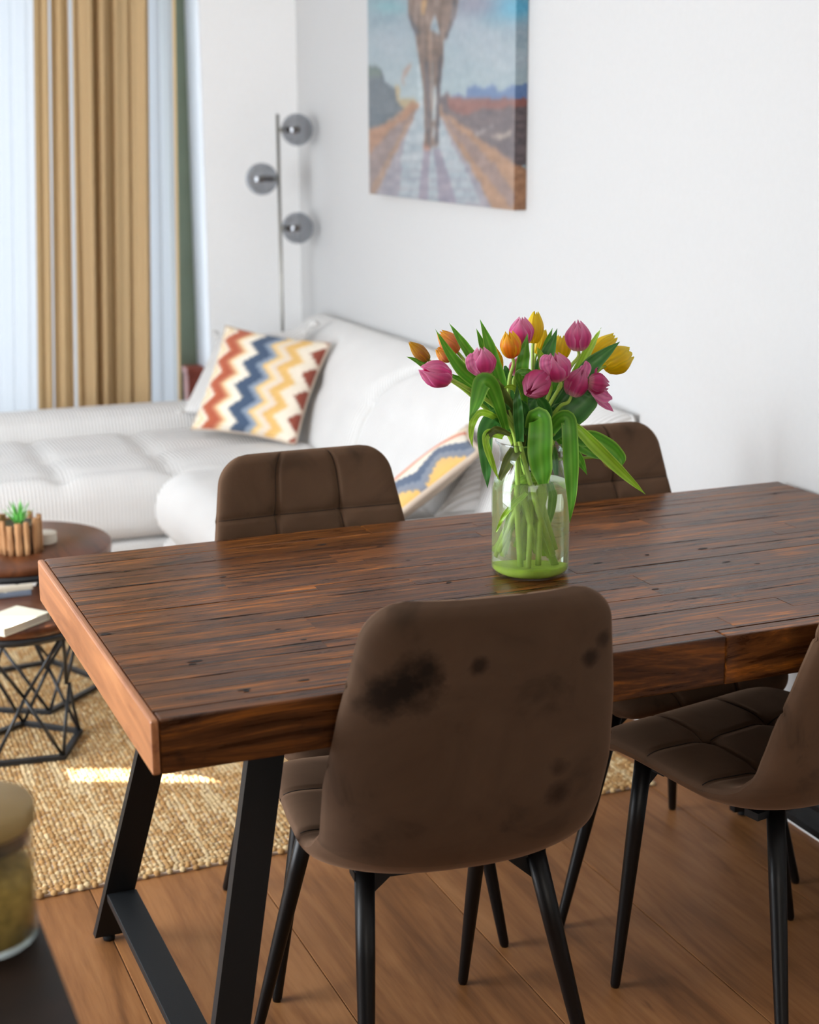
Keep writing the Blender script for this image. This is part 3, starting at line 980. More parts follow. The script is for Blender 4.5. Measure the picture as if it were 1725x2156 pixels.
def zig1(a, b):
    tri = np.abs(((b * 4.6 + 0.15) % 1.0) * 2 - 1) - 0.5
    x = a + 0.115 * tri + 0.006 * np.sin(b * 160) - 0.01
    st = [(-0.2, (240, 226, 200)), (0.01, (240, 228, 206)), (0.035, (232, 196, 140)), (0.06, (240, 226, 204)), (0.095, (238, 224, 206)), (0.105, (186, 96, 64)), (0.20, (176, 88, 62)),
          (0.235, (206, 140, 104)), (0.27, (236, 208, 160)), (0.30, (240, 230, 212)), (0.375, (238, 228, 212)), (0.385, (70, 88, 112)), (0.505, (66, 84, 110)), (0.515, (132, 146, 164)), (0.57, (150, 160, 174)),
          (0.58, (226, 184, 116)), (0.63, (234, 210, 164)), (0.65, (228, 214, 198)), (0.70, (226, 206, 184)), (0.715, (224, 178, 104)), (0.80, (232, 190, 120)), (0.82, (238, 226, 206)), (0.935, (240, 228, 210)), (0.945, (146, 70, 52)), (1.2, (140, 66, 50))]
    xp = [s[0] for s in st]
    return np.stack([np.interp(x, xp, [s[1][k] for s in st]) for k in range(3)], -1)
def zig2(a, b):
    # a: along the top edge, b: 1 at that edge, falling inwards
    d = (1 - b)
    tri = np.abs(((a * 2.3 + 0.35) % 1.0) * 2 - 1) - 0.5
    x = d * 0.74 + 0.03 + 0.20 * tri + 0.012 * np.sign(np.sin(a * 130))
    x2 = d * 0.80 + 0.025 * np.sin(a * 12)
    st = [(-0.3, (96, 112, 140)), (0.015, (110, 124, 150)), (0.03, (238, 226, 206)), (0.07, (236, 204, 150)), (0.11, (240, 226, 204)), (0.15, (240, 220, 196)), (0.17, (226, 116, 66)), (0.235, (222, 112, 64)), (0.26, (240, 222, 200)), (0.36, (240, 230, 212))]
    st2 = [(0.36, (240, 230, 212)), (0.395, (240, 230, 212)), (0.405, (62, 82, 112)), (0.56, (66, 86, 114)), (0.58, (120, 130, 146)), (0.68, (126, 130, 140)), (0.70, (226, 180, 104)), (1.4, (230, 184, 108))]
    c1 = np.stack([np.interp(x2, [s[0] for s in st], [s[1][k] for s in st]) for k in range(3)], -1)
    c2 = np.stack([np.interp(x, [s[0] for s in st2], [s[1][k] for s in st2]) for k in range(3)], -1)
    w = (x > 0.395)[..., None]
    return np.where(w, c2, c1)
def cushion(name, label, corners, thick, colf, matf, matb, group=None, n=60, edge=None, tassel=False):
    c = np.mean(np.array(corners), axis=0)
    o = empty(name, (c[0], c[1], min(p[2] for p in corners)), label, 'cushion', group)
    A, B, n, nrm = cushion_surface(corners, thick, colf, n)
    a, b = np.meshgrid(np.linspace(0, 1, n), np.linspace(0, 1, n))
    cols = lin(colf(a, b).reshape(-1, 3)) if colf else None
    BL, BR, TR, TL = [np.array(p, float) for p in corners]
    fl_ip = np.cross(TR - BL, TL - BR) @ nrm < 0
    obj('front_cover', A, grid_faces(n, n, 0, False, fl_ip), matf, o, colors=cols)
    obj('back_cover', B, grid_faces(n, n, 0, False, not fl_ip), matb, o)
    rim = [A[i] for i in range(n)] + [A[j * n + n - 1] for j in range(1, n)] + [A[(n - 1) * n + i] for i in range(n - 2, -1, -1)] + [A[j * n] for j in range(n - 2, 0, -1)]
    rim = rim[::3]
    V, F_ = tube(rim + [rim[0]], edge or 0.004, 6, False)
    obj('piping', V, F_, matb, o)
    if tassel:
        for cc in (BL, BR, TL, TR):
            d = (cc - c) / np.linalg.norm(cc - c)
            obj('tassel', *tube([cc - d * 0.005, cc + d * 0.012, cc + d * 0.035], [0.006, 0.012, 0.016], 8), matb, o)
    return o
def scaled(corners, k):
    return [CAM + (np.array(p) - CAM) * k for p in corners]
z1 = scaled([(1.021, 3.631, .434), (1.311, 3.342, .407), (1.505, 3.507, .727), (1.205, 3.794, .77)], 0.965)
cz1 = np.mean(np.array(z1), axis=0)
z1 = [cz1 + (p - cz1) * 1.035 for p in z1]
cushion('zigzag_cushion', 'square cushion with rust, navy and mustard zigzags propped in the sofa corner', z1, 0.062, zig1, 'zigzag', 'beige_strip')
rbp = scaled([(1.034, 3.827, .462), (1.255, 3.499, .439), (1.495, 3.684, .771), (1.233, 4.026, .701)], 0.972)
cushion('ribbed_cushion', 'white ribbed cushion with tasselled corners behind the zigzag cushion', rbp, 0.045, None, 'cord_y', 'cord_y', n=40, tassel=True)
z2 = [(1.155, 2.183, .453), (1.030, 1.845, .456), (1.298, 1.750, .681), (1.420, 2.090, .677)]
def zig2w(a, b):
    return zig2(b, 1 - a)
cushion('zigzag_cushion', 'tilted cushion with navy, orange and mustard zigzags half hidden behind the dining table', z2, 0.040, zig2w, 'zigzag', 'beige_strip', edge=0.010)
wp = [PY(915, 1088, 1.86), PY(1120, 1080, 1.84), PY(1150, 950, 1.96), PY(1010, 950, 1.96)]
cushion('ribbed_cushion', 'white ribbed cushion leaning at the sofa end behind the flower vase', wp, 0.03, None, 'cord_y', 'cord_y', n=40)

# ---------------------------------------------------------------- jute rug
rug = empty('jute_rug', (0.4, 2.0, 0), 'natural woven jute rug in golden beige under the coffee tables', 'rug')
RX0, RX1, RY0, RY1 = -0.85, 1.436, 1.045, 2.94
obj('backing', *box(RX0 + 0.004, RX1 - 0.004, RY0 + 0.004, RY1, 0.0005, 0.0055), 'beige_strip', rug, smooth=False)
def beads(x0, x1, y0, y1, sx, sy, h, seed, name, stag=0.5, part=True):
    r = np.random.RandomState(seed)
    nx, ny = int((x1 - x0) / sx), int((y1 - y0) / sy)
    gx, gy = np.meshgrid(x0 + (np.arange(nx) + 0.5) * sx, y0 + (np.arange(ny) + 0.5) * sy, indexing='ij')
    gy = gy + (np.arange(nx) % 2)[:, None] * sy * stag + r.uniform(-0.15, 0.15, gx.shape) * sy
    wob = 0.14 * sx * np.sin(gy * 23 + np.arange(nx)[:, None] * 0.3)
    gx = gx + r.uniform(-0.12, 0.12, gx.shape) * sx + wob
    gx, gy = gx.ravel(), gy.ravel()
    m = len(gx)
    k = 6
    th = np.arange(k) * 2 * PI / k
    rings = [(1.0, 0.0), (0.88, 0.55), (0.5, 0.9)]
    tmpl = [(a * math.cos(t), a * math.sin(t), z) for a, z in rings for t in th] + [(0, 0, 1.0)]
    tmpl = np.array(tmpl)
    ang = r.uniform(-0.5, 0.5, m)
    sc = r.uniform(0.85, 1.2, m)
    ca, sa = np.cos(ang), np.sin(ang)
    lx = tmpl[None, :, 0] * (sx * 0.60 * sc)[:, None]
    ly = tmpl[None, :, 1] * (sy * 0.60 * sc)[:, None]
    X = gx[:, None] + lx * ca[:, None] - ly * sa[:, None]
    Y = gy[:, None] + lx * sa[:, None] + ly * ca[:, None]
    Z = 0.003 + tmpl[None, :, 2] * (h * r.uniform(0.75, 1.15, m))[:, None]
    verts = np.stack([X, Y, Z], -1).reshape(-1, 3)
    f = []
    for q in range(2):
        for i in range(k):
            f.append((q * k + i, q * k + (i + 1) % k, (q + 1) * k + (i + 1) % k, (q + 1) * k + i))
    tri = [(2 * k + i, 2 * k + (i + 1) % k, 3 * k) for i in range(k)]
    nvt = len(tmpl)
    base = np.arange(m) * nvt
    fq = (base[:, None, None] + np.array(f)[None]).reshape(-1, 4)
    ft = (base[:, None, None] + np.array(tri)[None]).reshape(-1, 3)
    me = bpy.data.meshes.new(name)
    me.vertices.add(len(verts))
    me.vertices.foreach_set('co', (verts - world_loc(rug)).astype(np.float32).ravel())
    loops = np.concatenate([fq.ravel(), ft.ravel()])
    me.loops.add(len(loops))
    me.loops.foreach_set('vertex_index', loops.astype(np.int32))
    starts = np.concatenate([np.arange(len(fq)) * 4, len(fq) * 4 + np.arange(len(ft)) * 3])
    me.polygons.add(len(starts))
    me.polygons.foreach_set('loop_start', starts.astype(np.int32))
    me.polygons.foreach_set('use_smooth', np.ones(len(starts), bool))
    me.update(calc_edges=True)
    pal = lin(np.array([(188, 152, 101), (197, 165, 117), (208, 182, 138), (175, 133, 81), (180, 141, 90)]))
    w = r.randint(0, 5, m)
    strand = fbm(gx * 60, gy * 3.0, 5)
    w = np.where(strand > 0.68, 2, np.where(strand < 0.24, 3, w))
    cols = np.ones((m, nvt, 4), np.float32)
    cols[:, :, :3] = (pal[w] * r.uniform(0.85, 1.1, (m, 1)))[:, None, :]
    att = me.color_attributes.new('Col', 'FLOAT_COLOR', 'POINT')
    att.data.foreach_set('color', cols.ravel())
    me.materials.append(M['jute'])
    o = bpy.data.objects.new(name, me)
    COL.objects.link(o)
    o.parent = rug
    o['kind'] = 'stuff'
    return o
beads(RX0 + 0.02, RX1 - 0.02, RY0 + 0.024, RY1, 0.0110, 0.0104, 0.0072, 1, 'woven_loops')
beads(RX0, RX1, RY0, RY0 + 0.028, 0.0135, 0.0138, 0.009, 2, 'border_loops')
beads(RX1 - 0.026, RX1, RY0 + 0.028, RY1, 0.013, 0.0138, 0.009, 3, 'border_loops')

# ---------------------------------------------------------------- coffee tables
def coffee_table(name, label, c, Rt, zt, Rb, ang0, th=0.026):
    t = empty(name, (c[0], c[1], 0.0105), label, 'coffee table', 'nested round coffee tables')
    zb = 0.016
    obj('tabletop', *lathe([(0, 0), (Rt - 0.006, 0), (Rt, 0.004), (Rt, th - 0.004), (Rt - 0.004, th), (0, th)], (c[0], c[1], zt - th), 72), 'walnut', t)
    obj('rim_band', *lathe([(Rt - 0.012, -0.016), (Rt - 0.001, -0.016), (Rt - 0.001, -0.0005), (Rt - 0.012, -0.0005), (Rt - 0.012, -0.016)], (c[0], c[1], zt - th), 72), 'black_wire', t)
    B = [np.array([c[0] + Rb * math.cos(ang0 + 2 * PI * i / 5), c[1] + Rb * math.sin(ang0 + 2 * PI * i / 5), zb]) for i in range(5)]
    zr = zt - th - 0.010
    Tp = [np.array([c[0] + (Rt - 0.02) * math.cos(ang0 + 2 * PI * i / 5), c[1] + (Rt - 0.02) * math.sin(ang0 + 2 * PI * i / 5), zr]) for i in range(5)]
    Wm = []
    for i in range(5):
        a = ang0 + 2 * PI * (i + 0.5) / 5
        r = 0.80 * Rb
        Wm.append(np.array([c[0] + r * math.cos(a), c[1] + r * math.sin(a), (zb + zr) / 2]))
    for i in range(5):
        p, q = B[i], B[(i + 1) % 5]
        d = (q - p) / np.linalg.norm(q - p)
        n = np.array([-d[1], d[0], 0]) * 0.0075
        ring = []
        V = []
        for e in (p - d * 0.004, q + d * 0.004):
            for (a, h) in ((-1, -0.005), (1, -0.005), (1, 0.006), (-1, 0.006)):
                V.append(e + n * a + np.array([0, 0, h]))
        F_ = [(0, 1, 5, 4), (1, 2, 6, 5), (2, 3, 7, 6), (3, 0, 4, 7), (0, 3, 2, 1), (4, 5, 6, 7)]
        obj('base_bar', V, F_, 'black_wire', t, smooth=False)
    rr = 0.0046
    for i in range(5):
        for w in (Wm[i], Wm[i - 1]):
            off = (w - np.array([c[0], c[1], w[2]])); off = off / np.linalg.norm(off) * 0.004
            obj('rod', *tube([B[i], (B[i] + w) / 2, w + off], rr, 8), 'black_wire', t)
            obj('rod', *tube([w - off, (Tp[i] + w) / 2, Tp[i]], rr, 8), 'black_wire', t)
    return t
CT1, Z1 = (0.098, 1.853), 0.372
CT2, Z2 = (0.165, 2.262), 0.425
coffee_table('coffee_table', 'smaller round walnut coffee table on black wire legs, nearest the dining table', CT1, 0.186, Z1, 0.142, math.radians(-60.6))
coffee_table('coffee_table', 'larger round walnut coffee table carrying the succulent pot', CT2, 0.250, Z2, 0.215, math.radians(-83))

# cream book on the small table
def slab(c, ex, ey, z0, z1):
    a, b = np.array(ex), np.array(ey)
    c = np.array(c)
    V = []
    for z in (z0, z1):
        for s, t in ((-1, -1), (1, -1), (1, 1), (-1, 1)):
            p = c + a * s + b * t
            V.append((p[0], p[1], z))
    F_ = [(3, 2, 1, 0), (4, 5, 6, 7), (0, 1, 5, 4), (1, 2, 6, 5), (2, 3, 7, 6), (3, 0, 4, 7)]
    return V, F_
bkz = Z1 + 0.0005
pa = PZ(30, 1316, Z1 + 0.02); pb = PZ(104, 1288, Z1 + 0.02); pc = PZ(70, 1247, Z1 + 0.02)
e1 = (pb - pa)[:2]; e1 = e1 / np.linalg.norm(e1)
e2 = np.array([-e1[1], e1[0]])
bw, bh = 0.15, 0.105
bc = pb[:2] - e1 * bw / 2 + e2 * bh / 2
bk = empty('book', (bc[0], bc[1], bkz), 'cream paperback with a small ink drawing on the smaller coffee table', 'book')
obj('cover', *join(slab(bc, e1 * bw / 2, e2 * bh / 2, bkz + 0.017, bkz + 0.019), slab(bc, e1 * bw / 2, e2 * bh / 2, bkz, bkz + 0.002), slab(bc + e1 * (bw / 2 - 0.001), e1 * 0.001, e2 * bh / 2, bkz + 0.002, bkz + 0.017)), 'cream_paper', bk, smooth=False)
obj('pages', *slab(bc - e1 * 0.002, e1 * (bw / 2 - 0.004), e2 * (bh / 2 - 0.002), bkz + 0.0021, bkz + 0.0169), 'beige_book', bk, smooth=False)
ink = []
for (cx_, cy_, r_, a0, a1) in ((-0.048, 0.012, 0.010, 0, 4.6), (-0.026, 0.016, 0.006, 1, 5), (-0.036, -0.018, 0.020, 0.4, 1.6), (-0.012, 0.008, 0.004, 0, 6)):
    pts = [(*(bc + e1 * (cx_ + r_ * math.cos(t)) + e2 * (cy_ + r_ * 0.7 * math.sin(t))), bkz + 0.0192) for t in np.linspace(a0, a1, 9)]
    ink.append(tube(pts, 0.0008, 5))
obj('ink_drawing', *join(*ink), 'ink', bk)
# stacked slim books at the rear of the small table
g0 = PZ(32, 1250, Z1 + 0.008)
gb = empty('book', (g0[0], g0[1], Z1 + 0.0005), 'slim grey-blue book lying under the beige box file', 'book')
obj('cover', *box(g0[0] - 0.09, g0[0] + 0.04, g0[1] - 0.005, g0[1] + 0.016, Z1 + 0.0005, Z1 + 0.013, 0.002), 'grey_book', gb, smooth=False)
for k in (0.0, 0.022):
    obj('spine_dot', *lathe([(0, 0), (0.004, 0), (0.004, 0.001), (0, 0.001)], (g0[0] - 0.045 + k, g0[1] + 0.003, Z1 + 0.013), 10), 'cream_paper', gb)
bb = empty('box_file', (g0[0], g0[1], Z1 + 0.0135), 'beige box file with a black wire loop below the larger tabletop', 'box')
obj('case', *box(g0[0] - 0.085, g0[0] + 0.045, g0[1] + 0.000, g0[1] + 0.018, Z1 + 0.0135, Z1 + 0.026, 0.002), 'beige_book', bb, smooth=False)
wl = [(g0[0] - 0.05 + 0.006 * math.cos(t), g0[1] - 0.002, Z1 + 0.020 + 0.006 * math.sin(t)) for t in np.linspace(0, 2 * PI, 15)]
obj('wire_loop', *tube(wl, 0.001, 6, False), 'black_wire', bb)

# driftwood pot with succulent, coasters
pz = Z2 + 0.0006
pcn = PZ(44, 1160, pz)
pc0 = np.array([pcn[0], pcn[1] + 0.006])
pot = empty('planter', (pc0[0], pc0[1], pz), 'round planter wrapped in driftwood sticks on the larger coffee table', 'planter')
obj('inner_cup', *lathe([(0, 0.004), (0.044, 0.004), (0.046, 0.076), (0.041, 0.078), (0.040, 0.068), (0, 0.066)], (pc0[0], pc0[1], pz), 32), 'concrete', pot)
r9 = random.Random(12)
a = 0.0
while a < 2 * PI - 0.12:
    wd = r9.uniform(0.0075, 0.0115)
    if abs((a % (2 * PI)) - 4.95) < 0.16:
        wd = 0.016
    a += wd / 0.053
    h = r9.uniform(0.078, 0.098)
    cx0, cy0 = pc0[0] + 0.0545 * math.cos(a), pc0[1] + 0.0545 * math.sin(a)
    tg = np.array([-math.sin(a), math.cos(a), 0]); nr = np.array([math.cos(a), math.sin(a), 0])
    V = []
    lean = r9.uniform(-0.004, 0.004)
    for q in range(5):
        zq = h * q / 4
        rr = wd * (0.92 + 0.10 * math.sin(q * 1.9 + a * 3)) * (0.85 if q in (0, 4) else 1)
        for i in range(8):
            th = 2 * PI * i / 8
            V.append(np.array([cx0, cy0, pz]) + tg * (rr * math.cos(th) + lean * q / 4) + nr * 0.0062 * math.sin(th) + np.array([0, 0, zq]))
    F_ = grid_faces(8, 5, 0, True) + [tuple(range(7, -1, -1)), tuple(range(32, 40))]
    obj('driftwood_stick', V, F_, 'driftwood', pot)
    a += wd / 0.053
suc = empty('succulent', (pc0[0], pc0[1], pz + 0.066), 'small spiky green succulent growing in the driftwood planter', 'plant')
def blade(h, out, wdt):
    V = []
    n = 7
    for j in range(n):
        t = j / (n - 1)
        w = wdt * (1 - t) ** 0.7 * (0.6 + 0.8 * min(1, 3 * t))
        x = out * t ** 1.4
        z = h * t
        V += [(x - 0.002 * (1 - t), -w, z), (x + w * 0.6, 0, z), (x - 0.002 * (1 - t), w, z), (x - w * 0.4, 0, z)]
    return V, grid_faces(4, n, 0, True)
bm_ = [me_from('leaf', *blade(h, o_, 0.0042), 'succulent') for h, o_ in ((0.070, 0.010), (0.062, 0.028), (0.045, 0.040))]
for i in range(24):
    k = 0 if i < 6 else (1 if i < 15 else 2)
    share('leaf', bm_[k], suc, (0.004 * math.cos(i * 2.4), 0.004 * math.sin(i * 2.4), 0), (0, 0, i * 2.4 + r9.uniform(-0.2, 0.2)), (1, 1, r9.uniform(0.85, 1.1)))
cc = PZ(97, 1146, pz)
for i in range(4):
    z0 = pz + i * 0.0072
    co = empty('coaster', (cc[0], cc[1] + 0.02, z0), ('pale round coaster, topmost of the stack beside the planter', 'pale round coaster, second from the top of the stack', 'pale round coaster, third from the top of the stack', 'pale round coaster at the bottom of the stack')[3 - i], 'coaster', 'coasters stacked beside the planter')
    obj('disc', *lathe([(0, 0), (0.031, 0), (0.033, 0.003), (0.032, 0.0066), (0, 0.0066)], (cc[0] + 0.0008 * (i % 2), cc[1] + 0.02, z0), 32), 'coaster', co)

# ---------------------------------------------------------------- dining table
TL_, TD, TH, TT = 1.595, 0.86, 0.76, 0.0785
tab = empty('dining_table', (TL_ / 2, TD / 2, 0), 'long dining table of dark reclaimed wood strips on black steel legs', 'table')
rt_ = random.Random(21)
tb0 = np.array([TL_ / 2, TD / 2, 0])
nrow = 19
rw = TD / nrow
top_th = 0.030
EB = 0.012
ROWS = np.cumsum([0] + [rt_.uniform(0.6, 1.5) for _ in range(nrow)])
ROWS = ROWS / ROWS[-1] * TD
for r in range(nrow):
    ya, yb = ROWS[r], ROWS[r + 1]
    x = EB + (0 if r % 2 else -rt_.uniform(0.1, 0.5))
    while x < TL_ - 0.001:
        x2 = x + rt_.uniform(0.38, 0.95)
        if TL_ - x2 < 0.12:
            x2 = TL_
        xa = max(x, EB)
        dz = rt_.uniform(-0.0007, 0.0)
        cf = 0.0005 if 0 < r < nrow - 1 else 0.003
        if x2 - xa > 0.02:
            cen = np.array([(xa + min(x2, TL_)) / 2, (ya + yb) / 2, TH - top_th / 2])
            v, f = box(xa + 0.0001, min(x2, TL_) - 0.0001, ya + 0.0001, yb - 0.0001, TH - (top_th if 0 < r < nrow - 1 else TT), TH + dz, cf)
            obj('wood_strip', v, f, 'table_wood', tab, smooth=False)
        x = x2
obj('core_board', *box(EB, TL_ - 0.001, float(ROWS[1]) + 0.0005, float(ROWS[-2]) - 0.0005, TH - TT, TH - top_th - 0.001), 'table_wood', tab, smooth=False)
eo = obj('end_board', *box(0.0, EB - 0.0004, 0.0, TD, TH - TT, TH - 0.0004, 0.0035), 'table_end', tab, smooth=False)
eo['label'] = 'lighter smooth end board'
# dark knots, worm holes
holes = [(165, 1262), (405, 1398), (413, 1392), (585, 1325), (860, 1180), (800, 1150), (677, 1147), (945, 1226), (470, 1215), (266, 1202), (640, 1347), (1258, 1186), (1363, 1168), (1480, 1155), (1530, 1183), (1380, 1240), (200, 1355), (150, 1300), (515, 1452), (640, 1432), (1475, 1345), (1165, 1190), (520, 1455), (1633, 1039), (1595, 1187), (222, 1335)]
kv = []
for (u, v) in holes:
    p = PZ(u, v, TH)
    if not (0.02 < p[0] < TL_ - 0.02 and 0.02 < p[1] < TD - 0.02):
        continue
    L_ = rt_.uniform(0.004, 0.012); w_ = rt_.uniform(0.0022, 0.0042)
    V = [(p[0] + L_ * math.cos(t) * (1 + 0.3 * math.sin(3 * t + u)), p[1] + w_ * math.sin(t), TH + 0.0003) for t in np.linspace(0, 2 * PI, 9)[:-1]]
    V.append((p[0], p[1], TH + 0.0001))
    F_ = [(i, (i + 1) % 8, 8) for i in range(8)]
    kv.append((V, F_))
kn = obj('worm_holes', *join(*kv), 'knot', tab, smooth=False)
kn['kind'] = 'stuff'
cracks = []
for (u0, v0, u1, v1) in ((1390, 1146, 1485, 1130), (1480, 1160, 1725, 1121), (1485, 1157, 1560, 1145), (1300, 1193, 1440, 1172), (160, 1240, 400, 1213), (390, 1305, 560, 1290), (405, 1433, 500, 1422), (1400, 1265, 1500, 1243), (560, 1310, 700, 1293), (560, 1392, 850, 1352), (820, 1205, 960, 1190), (1290, 1367, 1450, 1345), (230, 1215, 330, 1203), (120, 1212, 250, 1196), (700, 1262, 830, 1246), (330, 1290, 470, 1274), (560, 1350, 690, 1333), (1230, 1240, 1330, 1226), (1530, 1100, 1640, 1086), (1350, 1090, 1450, 1078), (1560, 1240, 1700, 1222), (420, 1180, 540, 1168), (960, 1140, 1020, 1133), (600, 1160, 700, 1148), (1290, 1300, 1380, 1290)):
    a_, b_ = PZ(u0, v0, TH), PZ(u1, v1, TH)
    n_ = 9
    pts = [a_ + (b_ - a_) * i / (n_ - 1) for i in range(n_)]
    yl = (a_[1] + b_[1]) / 2
    yl = float(ROWS[int(np.argmin(np.abs(ROWS - yl)))])
    V = []
    for i, p in enumerate(pts):
        w_ = 0.0015 * math.sin(PI * (i + 0.3) / n_) * (0.6 + 0.4 * math.sin(i * 2.3 + u0)) + 0.0003
        V += [(p[0], yl - w_, TH + 0.0003), (p[0], yl + w_, TH + 0.0003)]
    cracks.append((V, [(2 * i, 2 * i + 2, 2 * i + 3, 2 * i + 1) for i in range(n_ - 1)]))
ck = obj('open_seams', *join(*cracks), 'knot', tab, smooth=False)
ck['kind'] = 'stuff'
# steel legs
LW, LTk = 0.0565, 0.020
zt_ = TH - TT
def flat_leg(xb, xt, yb, yt, sgn):
    V = []
    for (x, y, z) in ((xb, yb, 0.012), (xt, yt, zt_ - 0.001)):
        for (a, b) in ((0, 0), (1, 0), (1, 1), (0, 1)):
            V.append((x + sgn * LW * a, y - LTk / 2 + LTk * b, z))
    F_ = [(3, 2, 1, 0), (4, 5, 6, 7), (0, 1, 5, 4), (1, 2, 6, 5), (2, 3, 7, 6), (3, 0, 4, 7)]
    if sgn < 0:
        F_ = [q[::-1] for q in F_]
    return V, F_
KX = 0.20
for side in (0, 1):
    xb = 0.058 if side == 0 else 1.555
    sgn = 1 if side == 0 else -1
    xt = xb + sgn * KX * zt_
    for (yb, yt) in ((0.092, 0.186), (0.832, 0.688)):
        lg = obj('table_leg', *flat_leg(xb, xt, yb, yt, sgn), 'black_steel', tab, smooth=False)
        xm = xb + sgn * LW / 2
        obj('levelling_foot', *lathe([(0, 0), (0.011, 0), (0.012, 0.006), (0.008, 0.013), (0, 0.013)], (xm, yb, 0.0002), 16), 'black_steel', lg, fix=False)
    zc = 0.112
    f_ = (zc / zt_)
    xc = xb + sgn * KX * zc
    ya, yb_ = 0.092 + (0.186 - 0.092) * f_ + LTk / 2 + 0.0005, 0.832 + (0.688 - 0.832) * f_ - LTk / 2 - 0.0005
    x0, x1 = sorted((xc, xc + sgn * LW))
    obj('crossbar', *box(x0, x1, ya, yb_, zc - 0.016, zc, 0.0015), 'black_steel', tab, smooth=False)
    x0, x1 = sorted((xt, xt + sgn * LW))
    obj('top_plate', *box(x0, x1, 0.20, 0.674, zt_ - 0.010, zt_ - 0.001), 'black_steel', tab, smooth=False)

# ---------------------------------------------------------------- dining chairs
def chair_shell():
    ctrl = [(0.226, 0.438), (0.214, 0.452), (0.17, 0.466), (0.06, 0.460), (-0.05, 0.450), (-0.115, 0.450), (-0.165, 0.464), (-0.200, 0.496), (-0.222, 0.545), (-0.243, 0.63), (-0.263, 0.72), (-0.282, 0.82), (-0.295, 0.893)]
    ns = 150
    c = catmull([(a, b, 0) for a, b in ctrl], 1200)[:, :2]
    ln = np.concatenate([[0], np.cumsum(np.linalg.norm(np.diff(c, axis=0), axis=1))])
    tot = ln[-1]
    s = np.linspace(0, tot, ns)
    # denser at both ends
    q = np.linspace(0, 1, ns)
    q = 0.5 - 0.5 * np.cos(PI * q) * (1 - 0.0)
    q = 0.55 * q + 0.45 * np.linspace(0, 1, ns)
    s = q * tot
    cy = np.interp(s, ln, c[:, 0]); cz = np.interp(s, ln, c[:, 1])
    ty = np.gradient(cy, s); tz = np.gradient(cz, s)
    m = np.hypot(ty, tz); ty /= m; tz /= m
    ny, nz = -tz * -1, -ty * -1          # placeholder, fixed below
    # front normal: up on the seat, forward (+y) on the back
    ny, nz = tz, -ty
    sb = np.interp(0.0, [0, 1], [0, 1])
    s_bend = float(np.interp(0.492, cz[s > 0.40], s[s > 0.40]))
    hw = np.interp(s, [0, 0.10, 0.22, 0.36, s_bend, s_bend + 0.12, s_bend + 0.24, tot], [0.205, 0.216, 0.222, 0.222, 0.212, 0.214, 0.201, 0.172])
    r0, r1 = 0.060, 0.055
    w = hw.copy()
    for i in range(ns):
        d = s[i]
        if d < r0:
            w[i] = hw[i] - r0 + math.sqrt(max(0, r0 ** 2 - (r0 - d) ** 2))
        d = tot - s[i]
        if d < r1:
            w[i] = hw[i] - r1 + math.sqrt(max(0, r1 ** 2 - (r1 - d) ** 2))
    curl = np.interp(s, [0, 0.12, 0.30, s_bend - 0.03, s_bend + 0.06, s_bend + 0.2, tot], [0.0, 0.012, 0.022, 0.045, 0.045, 0.030, 0.012])
    nu = 101
    u = np.linspace(-1, 1, nu)
    u = np.sin(u * PI / 2) * 0.35 + u * 0.65
    T0 = np.interp(s, [0, s_bend, tot], [0.024, 0.020, 0.018])
    endt = np.clip(np.minimum(s, tot - s) / 0.022, 0, 1)
    endt = np.sqrt(1 - (1 - endt) ** 2)
    sheets = []
    for sg in (1, -1):
        V = np.zeros((ns, nu, 3))
        for i in range(ns):
            up_ = np.abs(u) ** 2.6
            th = T0[i] * endt[i] * (1 - np.abs(u) ** 9) ** 0.5
            off = curl[i] * up_ + sg * th
            if sg > 0:
                g = np.zeros(nu)
                am = 1.0 if s[i] > s_bend + 0.03 or s[i] < s_bend - 0.05 else 0.4
                for uc in (-0.345, 0.345):
                    g += 0.006 * am * np.exp(-((u - uc) * w[i] / 0.0045) ** 2)
                zb = cz[i]
                lines = []
                if s[i] > s_bend:
                    lines = [(zb, 0.772), (zb, 0.640)]
                else:
                    lines = [(cy[i], 0.075), (cy[i], -0.06)]
                for val, at in lines:
                    g += 0.0045 * math.exp(-((val - at) / 0.0045) ** 2) * np.ones(nu)
                    for uc in (-0.345, 0.345):
                        g += 0.009 * np.exp(-(((u - uc) * w[i]) ** 2 + (val - at) ** 2) / 0.020 ** 2)
                off = off - np.minimum(g, 0.02) * endt[i]
            V[i, :, 0] = u * w[i]
            V[i, :, 1] = cy[i] + ny[i] * off
            V[i, :, 2] = cz[i] + nz[i] * off
        sheets.append(V)
    split = int(np.argmin(np.abs(s - (s_bend - 0.012))))
    return sheets, split, ns, nu
_sheets, _split, _ns, _nu = chair_shell()
def normals_of(V):
    du = np.gradient(V, axis=1); dv = np.gradient(V, axis=0)
    n = np.cross(du, dv)
    n /= np.linalg.norm(n, axis=2)[..., None] + 1e-12
    return n
def shell_mesh(name, a, b):
    V, F_, Nn = [], [], []
    for k, sh_ in enumerate(_sheets):
        n = normals_of(sh_)
        if k == 1:
            n = -n
        sub = sh_[a:b]
        off = len(V)
        V += list(sub.reshape(-1, 3))
        Nn += list(n[a:b].reshape(-1, 3))
        F_ += grid_faces(_nu, b - a, off, False, k == 1)
    me = me_from(name, V, F_, 'velvet')
    return me, Nn
seat_me, seat_n = shell_mesh('seat', 0, _split + 1)
back_me, back_n = shell_mesh('backrest', _split, _ns)
def set_normals(me, nn):
    try:
        me.normals_split_custom_set_from_vertices([tuple(map(float, x)) for x in nn])
    except Exception:
        pass
